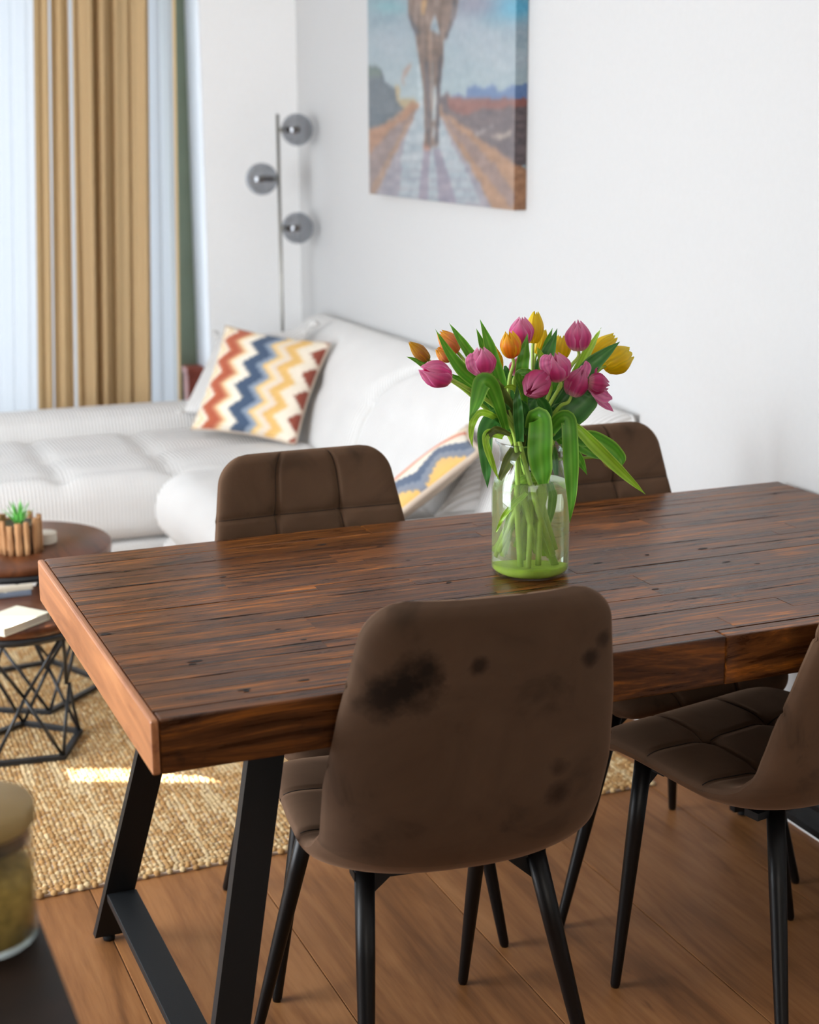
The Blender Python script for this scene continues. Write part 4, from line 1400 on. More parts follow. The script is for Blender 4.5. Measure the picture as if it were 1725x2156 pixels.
# check the orientation once: seat front sheet must face up
_c = seat_me.polygons[len(seat_me.polygons) // 4].normal.z
FLIP = _c < 0
if FLIP:
    seat_me.flip_normals(); back_me.flip_normals()
    seat_n = [-x for x in seat_n] if normals_of(_sheets[0])[20, 50, 2] < 0 else seat_n
    back_n = [-x for x in back_n] if normals_of(_sheets[0])[20, 50, 2] < 0 else back_n
if normals_of(_sheets[0])[20, 50, 2] < 0 and not FLIP:
    seat_n = [-x for x in seat_n]; back_n = [-x for x in back_n]
set_normals(seat_me, seat_n); set_normals(back_me, back_n)
def seam_line(kind, val):
    V = _sheets[0]
    P_ = []
    if kind == 'u':
        u_ = np.linspace(-1, 1, _nu); u_ = np.sin(u_ * PI / 2) * 0.35 + u_ * 0.65
        col_ = int(np.argmin(np.abs(u_ - val)))
        rng_ = range(_split + 4, _ns - 1) if True else None
        P_ = [V[i, col_] for i in rng_]
    elif kind == 'v':
        u_ = np.linspace(-1, 1, _nu); u_ = np.sin(u_ * PI / 2) * 0.35 + u_ * 0.65
        col_ = int(np.argmin(np.abs(u_ - val)))
        P_ = [V[i, col_] for i in range(2, _split - 4)]
    elif kind == 'z':
        mid = V[:, _nu // 2, 2].copy(); mid[:_split] = -9
        row = int(np.argmin(np.abs(mid - val)))
        P_ = [V[row, k] for k in range(2, _nu - 2)]
    else:
        mid = V[:, _nu // 2, 1].copy(); mid[_split:] = -9
        row = int(np.argmin(np.abs(mid - val)))
        P_ = [V[row, k] for k in range(2, _nu - 2)]
    return tube(P_[::2], 0.0011, 5)
back_seams = [me_from('seam', *seam_line(*a), 'thread') for a in (('u', -0.345), ('u', 0.345), ('z', 0.772), ('z', 0.640))]
seat_seams = [me_from('seam', *seam_line(*a), 'thread') for a in (('v', -0.345), ('v', 0.345), ('y', 0.075), ('y', -0.06))]
frame_v, frame_f = join(box(-0.12, 0.12, -0.11, 0.14, 0.422, 0.432), box(-0.15, 0.15, 0.10, 0.13, 0.420, 0.433), box(-0.15, 0.15, -0.12, -0.09, 0.420, 0.433))
frame_me = me_from('under_frame', frame_v, frame_f, 'black_steel', False)
def chair(label, c, face_deg, feet, zs=1.0, marked=False, mr=0.135):
    """face_deg: 0 = faces +y. feet: world (x, y) of the four leg tips, any order"""
    rz = math.radians(face_deg)
    o = empty('dining_chair', (c[0], c[1], 0), label, 'chair', 'brown velvet chairs around the dining table', rz)
    parts_ = [share('seat', seat_me, o), share('backrest', back_me, o), share('under_frame', frame_me, o)]
    for p_ in parts_:
        p_.scale = (zs, zs, zs)
    for m_ in back_seams:
        share('seam', m_, parts_[1])
    for m_ in seat_seams:
        share('seam', m_, parts_[0])
    if marked:
        parts_[1].material_slots[0].link = 'OBJECT'
        parts_[1].material_slots[0].material = M['velvet_marked']
    cr, sr = math.cos(-rz), math.sin(-rz)
    for (x, y) in feet:
        dx, dy = x - c[0], y - c[1]
        lx_, ly_ = cr * dx - sr * dy, sr * dx + cr * dy
        mx_, my_ = (0.150 if ly_ > 0 else mr) * np.sign(lx_), (0.150 if ly_ > 0 else -0.115)
        a = np.array([mx_, my_, 0.442]); b = np.array([lx_, ly_, 0.0])
        pts = [a + (b - a) * t for t in (0, 0.3, 0.6, 0.9, 0.985, 1.0)]
        V, F_ = tube(pts, [0.0158, 0.0148, 0.0125, 0.0098, 0.0090, 0.0070], 16)
        lg = obj('leg', V, F_, 'chair_leg', o, fix=True)
        br = [(mx_ * 0.62, my_ * 0.95, 0.430), (mx_ * 1.0, my_ * 0.95, 0.430), (mx_ * 1.0, my_ * 0.95, 0.385)]
        V = [(p[0], p[1] + e, p[2]) for e in (-0.002, 0.002) for p in br]
        obj('leg_bracket', V, [(0, 1, 2), (5, 4, 3), (0, 3, 4, 1), (1, 4, 5, 2), (2, 5, 3, 0)], 'black_steel', lg, fix=True, smooth=False)
    return o
chair('brown velvet chair seen from behind in the middle, its dark back to the camera', (0.479, 0.190), -6, [(0.245, 0.395), (0.646, 0.421), (0.290, -0.025), (0.690, -0.005)], 1.015, True)
chair('brown velvet chair cut off at the right edge, its seat showing under the table', (1.117, 0.185), 12, [(0.895, 0.302), (1.337, 0.387), (0.975, -0.100), (1.40, -0.05)], mr=0.105)
chair('brown velvet chair across the table on the left, quilted backrest against the sofa', (0.548, 0.690), 180, [(0.315, 0.495), (0.775, 0.511), (0.351, 0.940), (0.760, 0.945)])
chair('brown velvet chair across the table on the right, behind the flower vase', (1.172, 0.690), 180, [(0.904, 0.535), (1.439, 0.510), (1.396, 0.918), (0.96, 0.93)])

# ---------------------------------------------------------------- vase with water
VC = np.array([0.777, 0.434, TH + 0.0008])
vase = empty('glass_vase', VC, 'clear cylindrical glass vase filled with greenish water on the dining table', 'vase')
R0 = 0.068
outer = [(0.0, 0.0), (R0 - 0.010, 0.0), (R0 - 0.004, 0.002), (R0, 0.008), (R0, 0.05), (R0, 0.11), (R0, 0.158), (R0 - 0.002, 0.170), (R0 - 0.009, 0.186), (R0 - 0.013, 0.198), (R0 - 0.0135, 0.212), (R0 - 0.010, 0.226), (R0 - 0.005, 0.234)]
inner = [(R0 - 0.0065, 0.2352), (R0 - 0.012, 0.226), (R0 - 0.016, 0.212), (R0 - 0.0155, 0.198), (R0 - 0.0115, 0.186), (R0 - 0.005, 0.168), (R0 - 0.003, 0.156), (R0 - 0.003, 0.11), (R0 - 0.003, 0.05), (R0 - 0.003, 0.012), (R0 - 0.008, 0.005), (0.0, 0.004)]
vz = obj('glass_body', *lathe(outer + inner, VC, 72), 'glass', vase)
wl_ = 0.162
rw_ = R0 - 0.0015
obj('water', *lathe([(0.0, 0.0035), (R0 - 0.009, 0.0042), (rw_ , 0.011), (rw_, 0.05), (rw_, 0.11), (rw_, 0.150), (R0 - 0.0048, wl_), (0.0, wl_)], VC, 72), 'water', vase)

# ---------------------------------------------------------------- tulips
VY = float(VC[1])
def VP(u, v, dy):
    return PY(u, v, VY + dy)
def vertical_px(m):
    return m * F_PX / 2.74
PXM = 2.74 / F_PX       # metres per pixel at the vase
PAL = {
    'pink': ((252, 222, 205), (232, 70, 148), (243, 120, 184), (254, 196, 222)),
    'deep': ((244, 196, 196), (214, 52, 124), (228, 96, 158), (244, 170, 206)),
    'yellow': ((246, 210, 20), (255, 218, 6), (255, 226, 16), (255, 238, 60)),
    'orange': ((236, 100, 50), (255, 146, 28), (255, 204, 20), (255, 226, 40)),
    'salmon': ((236, 138, 76), (248, 150, 104), (250, 172, 90), (255, 210, 44)),
    'bud': ((140, 146, 52), (206, 146, 70), (226, 172, 60), (252, 210, 36)),
    'greenbud': ((182, 198, 84), (236, 222, 140), (240, 218, 90), (238, 204, 40)),
}
def petal_mesh(R, Ln, open_, a0, half, pal, seed, serr=0.0, notch=0.0):
    r = np.random.RandomState(seed)
    nu, nv = 11, 15
    V, C = [], []
    base, mid, side, tip = [lin(np.array(c)) for c in PAL[pal]]
    wob = r.uniform(-0.05, 0.05)
    for j in range(nv):
        t = j / (nv - 1)
        prof = R * (math.sin(PI * (0.07 + 0.58 * t ** 0.75)) ** 0.6)
        # egg silhouette: widens, then closes (or opens) towards the tip
        close = (1 - open_) * max(0, t - 0.46) ** 1.5 * 1.95
        rad = prof * (1 - close) + open_ * 0.3 * R * max(0, t - 0.5)
        wang = half * (math.sin(PI * (0.10 + 0.87 * t ** 0.9)) ** 0.55)
        if serr and t > 0.85:
            wang *= 1 + serr * 0.5
        for i in range(nu):
            s = 2 * i / (nu - 1) - 1
            ang = a0 + s * wang
            rr = rad * (1 + 0.05 * (1 - s * s)) + 0.0006 * math.sin(9 * s + seed)
            z = Ln * (t - 0.035 * s * s * t * 4 * (1 if not serr else 0.4)) + (serr * 0.05 * Ln * math.sin(17 * s + seed) if t > 0.9 else 0)
            rr *= 1 + wob * t
            V.append((rr * math.cos(ang), rr * math.sin(ang), z))
            e = abs(s)
            c = mid * (1 - e ** 1.5) + side * e ** 1.5
            c = c * (1 - max(0, t - 0.55) / 0.45 * 0.7) + tip * (max(0, t - 0.55) / 0.45 * 0.7)
            kb = max(0, 1 - t / 0.22)
            c = c * (1 - kb) + base * kb
            st = 0.86 + 0.14 * math.sin(s * 19 + seed) * (1 - 0.5 * t)
            if e > 0.80:
                c = c * 0.45 + tip * 0.55
            C.append(c * st)
    return V, grid_faces(nu, nv), C
def frame_to(d):
    d = np.array(d, float); d /= np.linalg.norm(d)
    a = np.cross((0.2, 0.9, 0.3), d); a /= np.linalg.norm(a)
    b = np.cross(d, a)
    return np.stack([a, b, d], 1)
neck = np.array([VC[0], VC[1], VC[2] + 0.205])
tul_n = [0]
r5 = np.random.RandomState(5)
TULIPS = {}
def tulip(key, label, base, tip, wpx, pal, dyb, dyt, via=(), opn=0.0, serr=0.0, neck_at=None, droop=None, foot=None, nps=6, spin=None):
    """base/tip: pixels of the bloom's foot and tip; dyb/dyt: how far behind (+) or before (-) the vase axis they stand"""
    b = VP(base[0], base[1], dyb); t = VP(tip[0], tip[1], dyt)
    Ln = float(np.linalg.norm(t - b))
    R = wpx * PXM / 2
    o = empty('tulip', b, label, 'tulip', 'tulips in the glass vase')
    Fm = frame_to(t - b)
    sd_ = tul_n[0] * 7 + 3
    tul_n[0] += 1
    a_sp = spin if spin is not None else r5.uniform(0, 2)
    for k in range(nps):
        inner_ = k % 2
        V, F_, C = petal_mesh(R * (0.94 if inner_ else 1.0), Ln * (0.97 if inner_ else 1.0), opn, a_sp + k * 2 * PI / nps, 0.92 if nps == 6 else 1.2, pal, sd_ + k, serr)
        if droop is not None and k == droop[0]:
            # one petal folded down
            V = [(x, y, z) for x, y, z in V]
            ax = a_sp + k * 2 * PI / nps
            e = np.array([math.cos(ax), math.sin(ax), 0])
            V2 = []
            for p in V:
                p = np.array(p)
                h = p[2] / Ln
                rad_ = p @ e
                lat = p - e * rad_ - np.array([0, 0, p[2]])
                ang = droop[1] * min(1, h * 1.6)
                V2.append(lat * 0.9 + e * (rad_ * 0.4 + Ln * h * math.sin(ang) * 1.05) + np.array([0, 0, Ln * h * math.cos(ang)]))
            V = V2
        W_ = np.array(V) @ Fm.T + b
        obj('petal', W_, F_, 'petal', o, colors=C)
    # stem: bloom foot -> via pixels -> neck of the vase -> foot in the water
    th = r5.uniform(0, 2 * PI); rr = r5.uniform(0.008, 0.030)
    nk = neck + np.array([rr * math.cos(th), rr * math.sin(th), 0]) if neck_at is None else VP(1116 + (neck_at[0] - 1116) * 1.55, neck_at[1], neck_at[2] * 1.3)
    d0 = (b - t) / Ln
    pts = [b - d0 * 0.002, b + d0 * 0.012] + [VP(p[0], p[1], p[2]) for p in via] + [nk]
    if foot is None:
        ft = np.array([VC[0] - (nk[0] - VC[0]) * 0.5 - 0.014 + r5.uniform(-0.040, 0.036), VC[1] - (nk[1] - VC[1]) * 0.5 + r5.uniform(-0.035, 0.035), VC[2] + r5.uniform(0.022, 0.05)])
    else:
        ft = VP(*foot)
    q = ft[:2] - VC[:2]; m = np.linalg.norm(q)
    if m > 0.052:
        ft[:2] = VC[:2] + q / m * 0.052
    q = nk[:2] - VC[:2]; m = np.linalg.norm(q)
    if m > 0.044:
        nk[:2] = VC[:2] + q / m * 0.044
        pts[-1] = nk
    pts += [nk * 0.62 + ft * 0.38, ft]
    path = catmull(pts, 40)
    # keep the submerged part inside the glass
    for p in path:
        if p[2] < VC[2] + 0.20:
            q = p[:2] - VC[:2]; m = np.linalg.norm(q)
            lim = 0.060 if p[2] < VC[2] + 0.165 else 0.047
            if m > lim:
                p[:2] = VC[:2] + q / m * lim
    rad = np.linspace(0.0026, 0.0046, 40)
    obj('stem', *tube(path, rad, 8), 'stem', o)
    TULIPS[key] = o
    return o
def leaf(key, pts, widths, twist=0.0, fold=0.25, tone=0, tint=None, n=30, roll=0.0):
    """pts: (u, v, dy) along the midrib; widths in pixels at those points"""
    P_ = np.array([VP(u, v, d) for u, v, d in pts])
    path = catmull(P_, n)
    w = np.interp(np.linspace(0, 1, n), np.linspace(0, 1, len(widths)), widths) * PXM / 2
    w = np.convolve(np.pad(w, 1, 'edge'), [0.25, 0.5, 0.25], 'valid')
    if widths[-1] == 0:
        w[-1] = 0.0001
    tg = np.gradient(path, axis=0); tg /= np.linalg.norm(tg, axis=1)[:, None] + 1e-9
    V, C = [], []
    m = 9
    dk, md, lt = [(L4(48, 108, 30), L4(94, 164, 44), L4(164, 206, 90)), (L4(36, 88, 42), L4(66, 130, 56), L4(128, 178, 100)), (L4(110, 164, 36), L4(160, 206, 54), L4(208, 230, 116)), (L4(52, 66, 26), L4(92, 104, 46), L4(140, 140, 72)), (L4(222, 96, 156), L4(238, 132, 184), L4(252, 204, 226))][tone]
    dk, md, lt = np.array(dk[:3]), np.array(md[:3]), np.array(lt[:3])
    rr = np.random.RandomState(int(pts[0][0] * 3 + pts[0][1]))
    for i in range(n):
        view = path[i] - CAM; view /= np.linalg.norm(view)
        side = np.cross(tg[i], view); side /= np.linalg.norm(side) + 1e-9
        nr = np.cross(side, tg[i])
        tw = twist * (i / (n - 1)) + roll
        s_ = side * math.cos(tw) + nr * math.sin(tw)
        n_ = np.cross(s_, tg[i])
        for k in range(m):
            e = 2 * k / (m - 1) - 1
            V.append(path[i] + s_ * e * w[i] - n_ * fold * w[i] * (abs(e) ** 1.4 - 0.4) + n_ * 0.0008 * math.sin(i * 0.9 + e * 2))
            c = md * (1 - 0.35 * abs(e)) + dk * 0.35 * abs(e)
            if abs(e) > 0.95:
                c = lt * 0.7 + md * 0.3
            if k == m // 2:
                c = c * 0.75 + lt * 0.25
            C.append(c * (0.93 + 0.14 * math.sin(e * 15 + rr.uniform(0, 0.3))))
    o = TULIPS[key]
    return obj('petal' if tone == 4 else 'leaf', V, grid_faces(m, n), 'petal' if tone == 4 else 'leaf', o, colors=C)

tulip('A', 'pink tulip hanging out furthest left, lying almost on its side', (944, 797), (886, 776), 54, 'pink', -0.055, -0.075, [(985, 818, -0.05), (1035, 850, -0.035)], 0.02, neck_at=(1082, 905, -0.02), foot=(1150, 1180, 0.01))
tulip('O1', 'closed greenish orange tulip bud furthest left, above the sideways pink tulip', (901, 757), (861, 720), 28, 'bud', -0.01, -0.02, [(935, 790, -0.01), (990, 830, -0.01)], -0.1, neck_at=(1085, 915, 0.0))
tulip('O2', 'orange tulip with pointed tips behind a long leaf at upper left', (962, 740), (925, 699), 40, 'salmon', 0.03, 0.03, [(990, 775, 0.02), (1040, 840, 0.01)], 0.12, neck_at=(1090, 910, 0.01))
tulip('O3', 'small salmon tulip just left of the long leaf at upper left', (948, 757), (920, 734), 30, 'salmon', 0.035, 0.03, [(990, 800, 0.02), (1045, 860, 0.01)], 0.0, neck_at=(1092, 918, 0.015))
tulip('B', 'pale-based pink tulip upright on the left with one petal standing off', (1019, 789), (1013, 731), 57, 'pink', -0.045, -0.045, [(1040, 835, -0.042), (1062, 875, -0.035)], 0.05, neck_at=(1085, 925, -0.02), foot=(1100, 1185, -0.01))
tulip('Y6', 'slender yellow tulip edge-on, just right of the upright left pink one', (1052, 785), (1042, 729), 24, 'yellow', 0.0, 0.0, [(1062, 840, 0.0)], 0.0, neck_at=(1098, 915, 0.0))
tulip('O4', 'yellow and orange tulip opening in front of the top pink one', (1079, 752), (1070, 698), 44, 'orange', -0.03, -0.032, [(1073, 800, -0.025), (1072, 860, -0.02)], 0.16, neck_at=(1100, 920, -0.015))
tulip('C', 'pink tulip at the top centre, beside the tallest yellow one', (1097, 726), (1098, 667), 52, 'pink', 0.0, -0.005, [(1096, 790, 0.0), (1098, 850, 0.0)], 0.02, neck_at=(1108, 915, 0.0))
tulip('Y1', 'tallest yellow tulip at the top of the bouquet', (1123, 722), (1128, 655), 38, 'yellow', 0.02, 0.02, [(1122, 790, 0.015), (1120, 850, 0.01)], 0.05, 0.25, neck_at=(1118, 915, 0.01))
tulip('Y2', 'smaller yellow tulip tucked behind the tallest yellow one', (1130, 745), (1145, 692), 32, 'yellow', 0.05, 0.05, [(1125, 800, 0.04)], 0.05, 0.2, neck_at=(1122, 910, 0.025))
tulip('I', 'pink tulip mostly hidden in the middle of the bouquet', (1085, 792), (1094, 752), 34, 'pink', 0.01, 0.01, [(1090, 840, 0.01)], 0.0, neck_at=(1106, 910, 0.01))
tulip('D', 'pink tulip highest on the right, upright above the leaves', (1218, 737), (1217, 674), 56, 'pink', 0.005, 0.0, [(1200, 775, 0.0), (1172, 830, 0.0)], 0.02, neck_at=(1140, 915, 0.0))
tulip('Y3', 'yellow tulip half hidden to the left of the highest right pink one', (1178, 757), (1184, 706), 46, 'yellow', 0.055, 0.055, [(1160, 810, 0.04)], 0.1, 0.25, neck_at=(1130, 910, 0.02))
tulip('Y4', 'narrow yellow tulip with ragged tips behind the broad right leaf', (1240, 752), (1296, 708), 40, 'yellow', 0.045, 0.05, [(1205, 790, 0.03), (1165, 850, 0.02)], 0.15, 0.4, neck_at=(1140, 910, 0.015))
tulip('Y5', 'wide open yellow tulip with ragged edges furthest right', (1274, 772), (1328, 742), 62, 'yellow', 0.01, 0.01, [(1225, 812, 0.01), (1180, 860, 0.01)], 0.22, 0.5, neck_at=(1145, 915, 0.005))
tulip('E', 'pink tulip drooping towards the viewer at the front centre', (1143, 795), (1112, 828), 58, 'deep', -0.055, -0.095, [(1160, 815, -0.03), (1150, 850, -0.02)], 0.04, neck_at=(1130, 915, -0.015), spin=0.4)
tulip('F', 'pink tulip with loosely folded petals, upper of the front right cluster', (1178, 800), (1166, 744), 60, 'pink', -0.05, -0.055, [(1170, 830, -0.035), (1150, 870, -0.025)], 0.10, neck_at=(1135, 915, -0.02))
tulip('G', 'mauve pink tulip in the front right cluster, left of the splayed one', (1203, 833), (1228, 776), 52, 'deep', -0.04, -0.045, [(1180, 855, -0.03), (1158, 885, -0.02)], 0.06, neck_at=(1138, 920, -0.015))
tulip('H', 'mauve pink tulip splayed open with one petal falling downwards', (1238, 805), (1283, 812), 48, 'deep', -0.045, -0.055, [(1205, 840, -0.03), (1170, 885, -0.02)], 0.12, neck_at=(1142, 920, -0.01), droop=(2, 1.0), spin=0.0)
tulip('YB', 'closed pale yellow bud hanging under the long right leaf', (1270, 962), (1302, 994), 20, 'greenbud', -0.03, -0.035, [(1245, 930, -0.03), (1215, 900, -0.025), (1185, 893, -0.02)], -0.2, neck_at=(1150, 912, -0.015))

LF = [
    ('A', [(1060, 880, -.02), (1015, 815, -.03), (975, 780, -.04), (945, 740, -.045), (917, 693, -.05)], [14, 28, 27, 17, 0], 0.2, .25, 0),
    ('O2', [(1050, 850, .0), (1003, 765, .0), (972, 718, .0), (946, 680, .0)], [18, 24, 17, 0], 0.2, .3, 0),
    ('B', [(1075, 870, -.01), (1050, 790, -.01), (1030, 725, -.01), (1011, 672, -.01)], [18, 26, 22, 0], 0.0, .3, 0),
    ('O3', [(1060, 850, .02), (1035, 770, .02), (1016, 725, .02), (1003, 691, .02)], [14, 20, 15, 0], 0.0, .3, 0),
    ('A', [(1066, 905, -.03), (1052, 856, -.045), (1034, 812, -.055), (1016, 806, -.07), (1003, 846, -.08), (988, 888, -.08)], [14, 24, 34, 38, 26, 0], 0.0, .06, 0),
    ('C', [(1102, 870, -.02), (1099, 790, -.035), (1104, 745, -.04), (1111, 702, -.04)], [18, 28, 24, 0], 0.1, .25, 0),
    ('Y2', [(1120, 850, .02), (1140, 775, .02), (1157, 737, .02), (1174, 691, .02)], [20, 30, 28, 0], 0.1, .3, 1),
    ('Y2', [(1125, 850, .03), (1142, 765, .03), (1153, 722, .03), (1164, 690, .03)], [14, 18, 15, 0], 0.0, .3, 0),
    ('D', [(1175, 850, .02), (1215, 790, .02), (1237, 742, .02), (1255, 712, .02), (1266, 690, .02)], [18, 28, 22, 12, 0], 0.8, .3, 2),
    ('Y5', [(1165, 870, -.01), (1215, 805, -.02), (1247, 768, -.025), (1280, 740, -.03), (1306, 719, -.03)], [20, 34, 36, 20, 0], 0.0, .25, 1),
    ('Y3', [(1140, 830, -.02), (1145, 775, -.02), (1139, 748, -.02), (1131, 730, -.02)], [14, 20, 15, 0], 0.3, .3, 2),
    ('O1', [(930, 790, -.005), (893, 768, -.01), (875, 758, -.01), (856, 751, -.01)], [10, 14, 9, 0], 0.0, .25, 0),
    ('O1', [(1050, 860, -.01), (990, 813, -.02), (965, 798, -.02), (946, 787, -.02)], [10, 16, 14, 2], 0.0, .25, 0),
    ('A', [(1060, 890, -.02), (1030, 872, -.04), (1010, 870, -.05), (996, 888, -.055), (992, 915, -.055), (996, 945, -.055)], [10, 14, 13, 15, 10, 0], 0.2, .2, 2),
    ('B', [(1080, 900, -.01), (1045, 880, -.03), (1024, 905, -.05), (1022, 945, -.055), (1025, 990, -.055), (1027, 1028, -.055)], [24, 38, 34, 28, 20, 0], 0.0, .2, 1),
    ('B', [(1060, 920, -.04), (1030, 912, -.065), (1023, 930, -.072), (1034, 968, -.072), (1053, 1016, -.07)], [10, 18, 14, 14, 0], 0.3, .25, 2),
    ('E', [(1125, 905, -.03), (1132, 880, -.06), (1138, 888, -.075), (1138, 920, -.085), (1137, 955, -.085), (1141, 990, -.085), (1144, 1019, -.085)], [40, 44, 46, 50, 50, 44, 20], 0.0, .12, 0),
    ('F', [(1160, 905, -.03), (1180, 882, -.06), (1197, 884, -.072), (1201, 930, -.078), (1203, 985, -.078), (1204, 1045, -.078), (1200, 1102, -.075)], [26, 30, 32, 33, 32, 20, 0], 0.0, .2, 0),
    ('YB', [(1185, 890, -.03), (1214, 901, -.06), (1252, 938, -.075), (1300, 985, -.08), (1335, 1018, -.08), (1360, 1041, -.08)], [12, 18, 26, 22, 12, 0], 0.0, .25, 2),
    ('YB', [(1190, 905, -.015), (1220, 922, -.035), (1252, 926, -.04), (1285, 945, -.045), (1306, 966, -.045), (1310, 982, -.045)], [14, 34, 36, 36, 28, 0], 0.3, .3, 0),
    ('YB', [(1195, 905, -.02), (1225, 940, -.04), (1255, 957, -.045), (1275, 968, -.045)], [10, 24, 18, 0], 0.2, .3, 0),
    ('H', [(1175, 920, -.0), (1205, 950, -.03), (1222, 972, -.035), (1237, 1000, -.035)], [16, 26, 20, 0], 0.0, .25, 0),
    ('G', [(1160, 920, -.02), (1185, 895, -.03), (1215, 862, -.04), (1240, 838, -.045), (1248, 828, -.045)], [24, 44, 58, 48, 10], 0.0, .2, 1),
    ('H', [(1180, 900, .01), (1225, 860, .01), (1248, 840, .01), (1253, 815, .01)], [14, 30, 26, 6], 0.3, .3, 1),
    ('B', [(1095, 930, -.03), (1092, 880, -.045), (1090, 845, -.05), (1089, 808, -.05)], [16, 22, 18, 0], 0.2, .3, 1),
    ('Y6', [(1090, 900, -.02), (1065, 850, -.025), (1048, 815, -.03), (1040, 792, -.03)], [18, 32, 28, 4], 0.3, .3, 3),
    ('O4', [(1098, 850, -.03), (1088, 822, -.04), (1075, 814, -.045), (1062, 816, -.045)], [8, 12, 11, 2], 0.3, .3, 2),
    ('O4', [(1105, 830, -.04), (1092, 790, -.05), (1108, 783, -.055), (1122, 782, -.055)], [8, 15, 16, 3], 0.2, .25, 0),
    ('A', [(1075, 915, -.045), (1045, 905, -.06), (1026, 920, -.068), (1018, 932, -.07)], [8, 16, 14, 2], 0.8, .4, 3),
    ('C', [(1100, 910, .0), (1115, 850, -.01), (1122, 815, -.01), (1120, 790, -.01)], [22, 34, 30, 6], 0.2, .3, 1),
    ('I', [(1100, 910, -.01), (1080, 865, -.015), (1062, 845, -.02), (1050, 820, -.02)], [22, 36, 32, 6], 0.2, .3, 1),
    ('D', [(1125, 910, .0), (1150, 860, -.005), (1172, 835, -.005), (1190, 815, -.005)], [22, 36, 32, 6], 0.2, .3, 1),
    ('Y4', [(1130, 910, .02), (1165, 850, .025), (1195, 815, .03), (1215, 785, .03)], [22, 34, 30, 6], 0.1, .3, 1),
    ('Y1', [(1110, 910, .02), (1108, 850, .03), (1100, 800, .03), (1090, 760, .03)], [22, 34, 30, 0], 0.1, .3, 1),
    ('O3', [(1095, 910, .02), (1060, 870, .03), (1030, 850, .035), (1010, 830, .035)], [20, 32, 28, 0], 0.1, .3, 1),
    ('F', [(1140, 910, -.02), (1150, 870, -.03), (1140, 845, -.035), (1125, 835, -.04)], [16, 28, 22, 4], 0.3, .3, 1),
    ('E', [(1115, 915, -.02), (1108, 880, -.03), (1100, 855, -.035), (1085, 838, -.04)], [16, 26, 24, 4], 0.3, .3, 1),
    ('C', [(1105, 905, .01), (1085, 850, .02), (1072, 800, .02), (1064, 770, .02)], [24, 40, 34, 4], 0.1, .3, 1),
    ('Y2', [(1118, 905, .02), (1132, 850, .03), (1138, 805, .03), (1133, 770, .03)], [24, 38, 32, 4], 0.1, .3, 1),
    ('Y3', [(1128, 905, .01), (1160, 850, .015), (1178, 810, .015), (1190, 772, .015)], [24, 40, 34, 4], 0.1, .3, 0),
    ('Y5', [(1140, 910, .0), (1190, 870, .0), (1222, 840, .0), (1246, 800, .0)], [24, 40, 34, 4], 0.1, .3, 1),
    ('Y4', [(1140, 910, .03), (1180, 860, .035), (1222, 815, .035), (1236, 770, .035)], [22, 36, 32, 4], 0.1, .3, 0),
    ('B', [(1085, 905, .0), (1062, 870, -.02), (1040, 850, -.025), (1024, 842, -.025)], [20, 34, 30, 4], 0.1, .3, 1),
    ('I', [(1108, 915, -.02), (1110, 875, -.03), (1118, 850, -.03), (1130, 835, -.03)], [20, 32, 28, 4], 0.1, .3, 1),
    ('G', [(1148, 915, -.01), (1165, 880, -.02), (1178, 862, -.025), (1196, 850, -.025)], [20, 34, 30, 4], 0.1, .3, 1),
    ('H', [(1242, 812, -.05), (1258, 826, -.058), (1275, 836, -.062), (1290, 838, -.062)], [12, 26, 26, 4], 0.0, .3, 4),
    ('H', [(1250, 828, -.048), (1266, 845, -.055), (1280, 856, -.056), (1293, 867, -.056)], [8, 17, 14, 0], 0.0, .3, 4),
    ('B', [(1008, 789, -.058), (994, 774, -.062), (990, 757, -.062), (994, 744, -.06)], [10, 20, 19, 6], 0.0, -.3, 4),
    ('G', [(1212, 812, -.035), (1227, 788, -.04), (1235, 772, -.04), (1234, 760, -.04)], [14, 26, 22, 4], 0.0, .3, 4),
    ('F', [(1160, 790, -.065), (1150, 772, -.07), (1150, 756, -.07), (1157, 748, -.066)], [14, 26, 24, 6], 0.0, -.3, 4),
    ('Y6', [(1052, 1010, -.02), (1072, 970, -.02), (1094, 935, -.015), (1105, 900, -.01)], [10, 26, 26, 14], 0.2, .3, 3),
    ('O4', [(1130, 1015, -.01), (1112, 975, -.015), (1104, 935, -.015), (1108, 900, -.01)], [10, 24, 26, 14], 0.4, .3, 1),
    ('F', [(1172, 1000, .0), (1166, 960, .0), (1156, 930, .0), (1148, 900, -.005)], [8, 20, 24, 14], 0.3, .3, 1),
    ('H', [(1070, 1050, .0), (1095, 1015, -.01), (1125, 1005, -.015), (1150, 1012, -.015)], [6, 20, 22, 6], 0.3, .3, 2),
    ('A', [(1045, 1120, -.02), (1062, 1085, -.03), (1085, 1060, -.035), (1110, 1040, -.03)], [3, 10, 12, 8], 0.3, .3, 2),
    # leaf ends down in the water
    ('C', [(1115, 930, .0), (1105, 1010, -.01), (1075, 1080, -.02), (1060, 1130, -.02)], [16, 14, 12, 3], 0.6, .3, 2),
    ('D', [(1135, 935, .0), (1150, 1000, .0), (1148, 1070, .0), (1135, 1130, .0)], [16, 16, 12, 4], 0.4, .3, 0),
    ('I', [(1105, 940, .02), (1120, 1010, .02), (1100, 1060, .01), (1090, 1110, .0)], [18, 22, 18, 4], 0.8, .3, 3),
]
for a in LF:
    leaf(a[0], a[1], a[2], a[3], a[4], a[5])
# lime disc added in the vase bottom, imitating the green of refracted leaves
lime_disc = obj('refraction_disc', *lathe([(0.0, 0.0), (0.052, 0.0), (0.060, 0.006), (0.061, 0.012), (0.05, 0.0145), (0.02, 0.0120), (0.0, 0.0125)], (VC[0], VC[1], VC[2] + 0.005), 40), 'refraction_disc', vase)

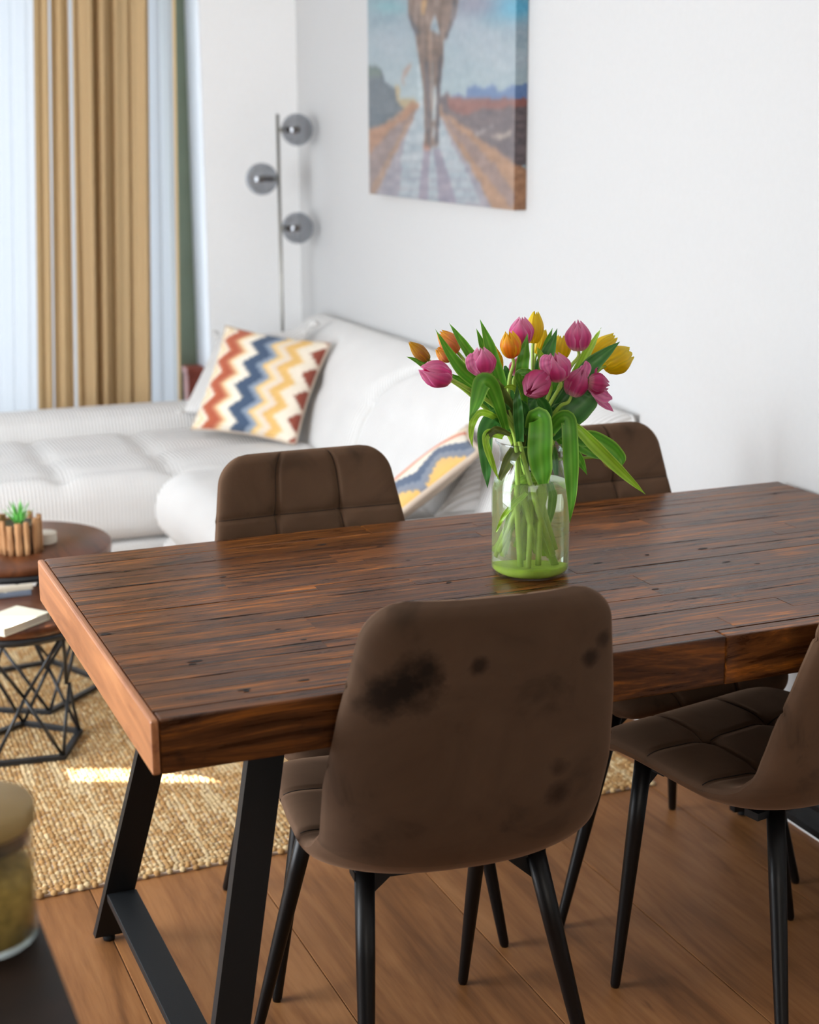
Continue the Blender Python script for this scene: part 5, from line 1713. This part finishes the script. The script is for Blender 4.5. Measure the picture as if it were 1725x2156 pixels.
# ---------------------------------------------------------------- sideboard with storage jar in the near left corner
SBX, SBY, SBZ = -0.229, -0.455, 0.770
sb = empty('sideboard', (-0.50, -1.0, 0), 'dark brown wooden sideboard cut off at the lower left corner', 'sideboard')
obj('top_board', *box(-0.75, SBX, -1.60, SBY, SBZ - 0.03, SBZ, 0.003), 'dark_side', sb, smooth=False)
obj('carcass', *box(-0.745, SBX - 0.012, -1.59, SBY - 0.01, 0.06, SBZ - 0.031), 'dark_side', sb, smooth=False)
for k in range(2):
    dr = obj('door', *box(SBX - 0.0115, SBX - 0.001, -1.58 + k * 0.565, -1.58 + k * 0.565 + 0.555, 0.07, SBZ - 0.04, 0.002), 'dark_side', sb, smooth=False)
    obj('handle', *box(SBX - 0.0005, SBX + 0.012, -1.06 + k * 0.08, -1.05 + k * 0.08, 0.40, 0.52, 0.002), 'black_steel', dr, smooth=False)
for (x, y) in ((-0.72, -1.55), (-0.26, -1.55), (-0.72, -0.5), (-0.26, -0.5)):
    obj('foot', *box(x - 0.02, x + 0.02, y - 0.02, y + 0.02, 0, 0.06), 'dark_side', sb, smooth=False)
jc = np.array([-0.287, -0.515, SBZ + 0.0006])
jar = empty('storage_jar', jc, 'glass storage jar with bamboo lid, blurred at the lower left edge', 'jar')
JR = 0.054
obj('glass_wall', *lathe([(0.0, 0.0), (JR - 0.004, 0.0), (JR, 0.005), (JR, 0.06), (JR, 0.116), (JR - 0.0025, 0.116), (JR - 0.0028, 0.06), (JR - 0.003, 0.006), (0.0, 0.005)], jc, 48), 'jar_glass', jar)
obj('oat_flakes', *lathe([(0.0, 0.0055), (JR - 0.0034, 0.0065), (JR - 0.0034, 0.072), (JR - 0.012, 0.076), (0.0, 0.079)], jc, 40), 'oats', jar)
lid = obj('lid', *lathe([(0.0, 0.1165), (JR + 0.001, 0.1165), (JR + 0.003, 0.119), (JR + 0.003, 0.135), (JR + 0.001, 0.138), (0.0, 0.1385)], jc, 48), 'lid', jar)
obj('seal_ring', *lathe([(JR - 0.0036, 0.099), (JR - 0.0030, 0.104), (JR - 0.0036, 0.116), (JR - 0.012, 0.116), (JR - 0.012, 0.099), (JR - 0.0036, 0.099)], jc, 40), 'seal', jar)
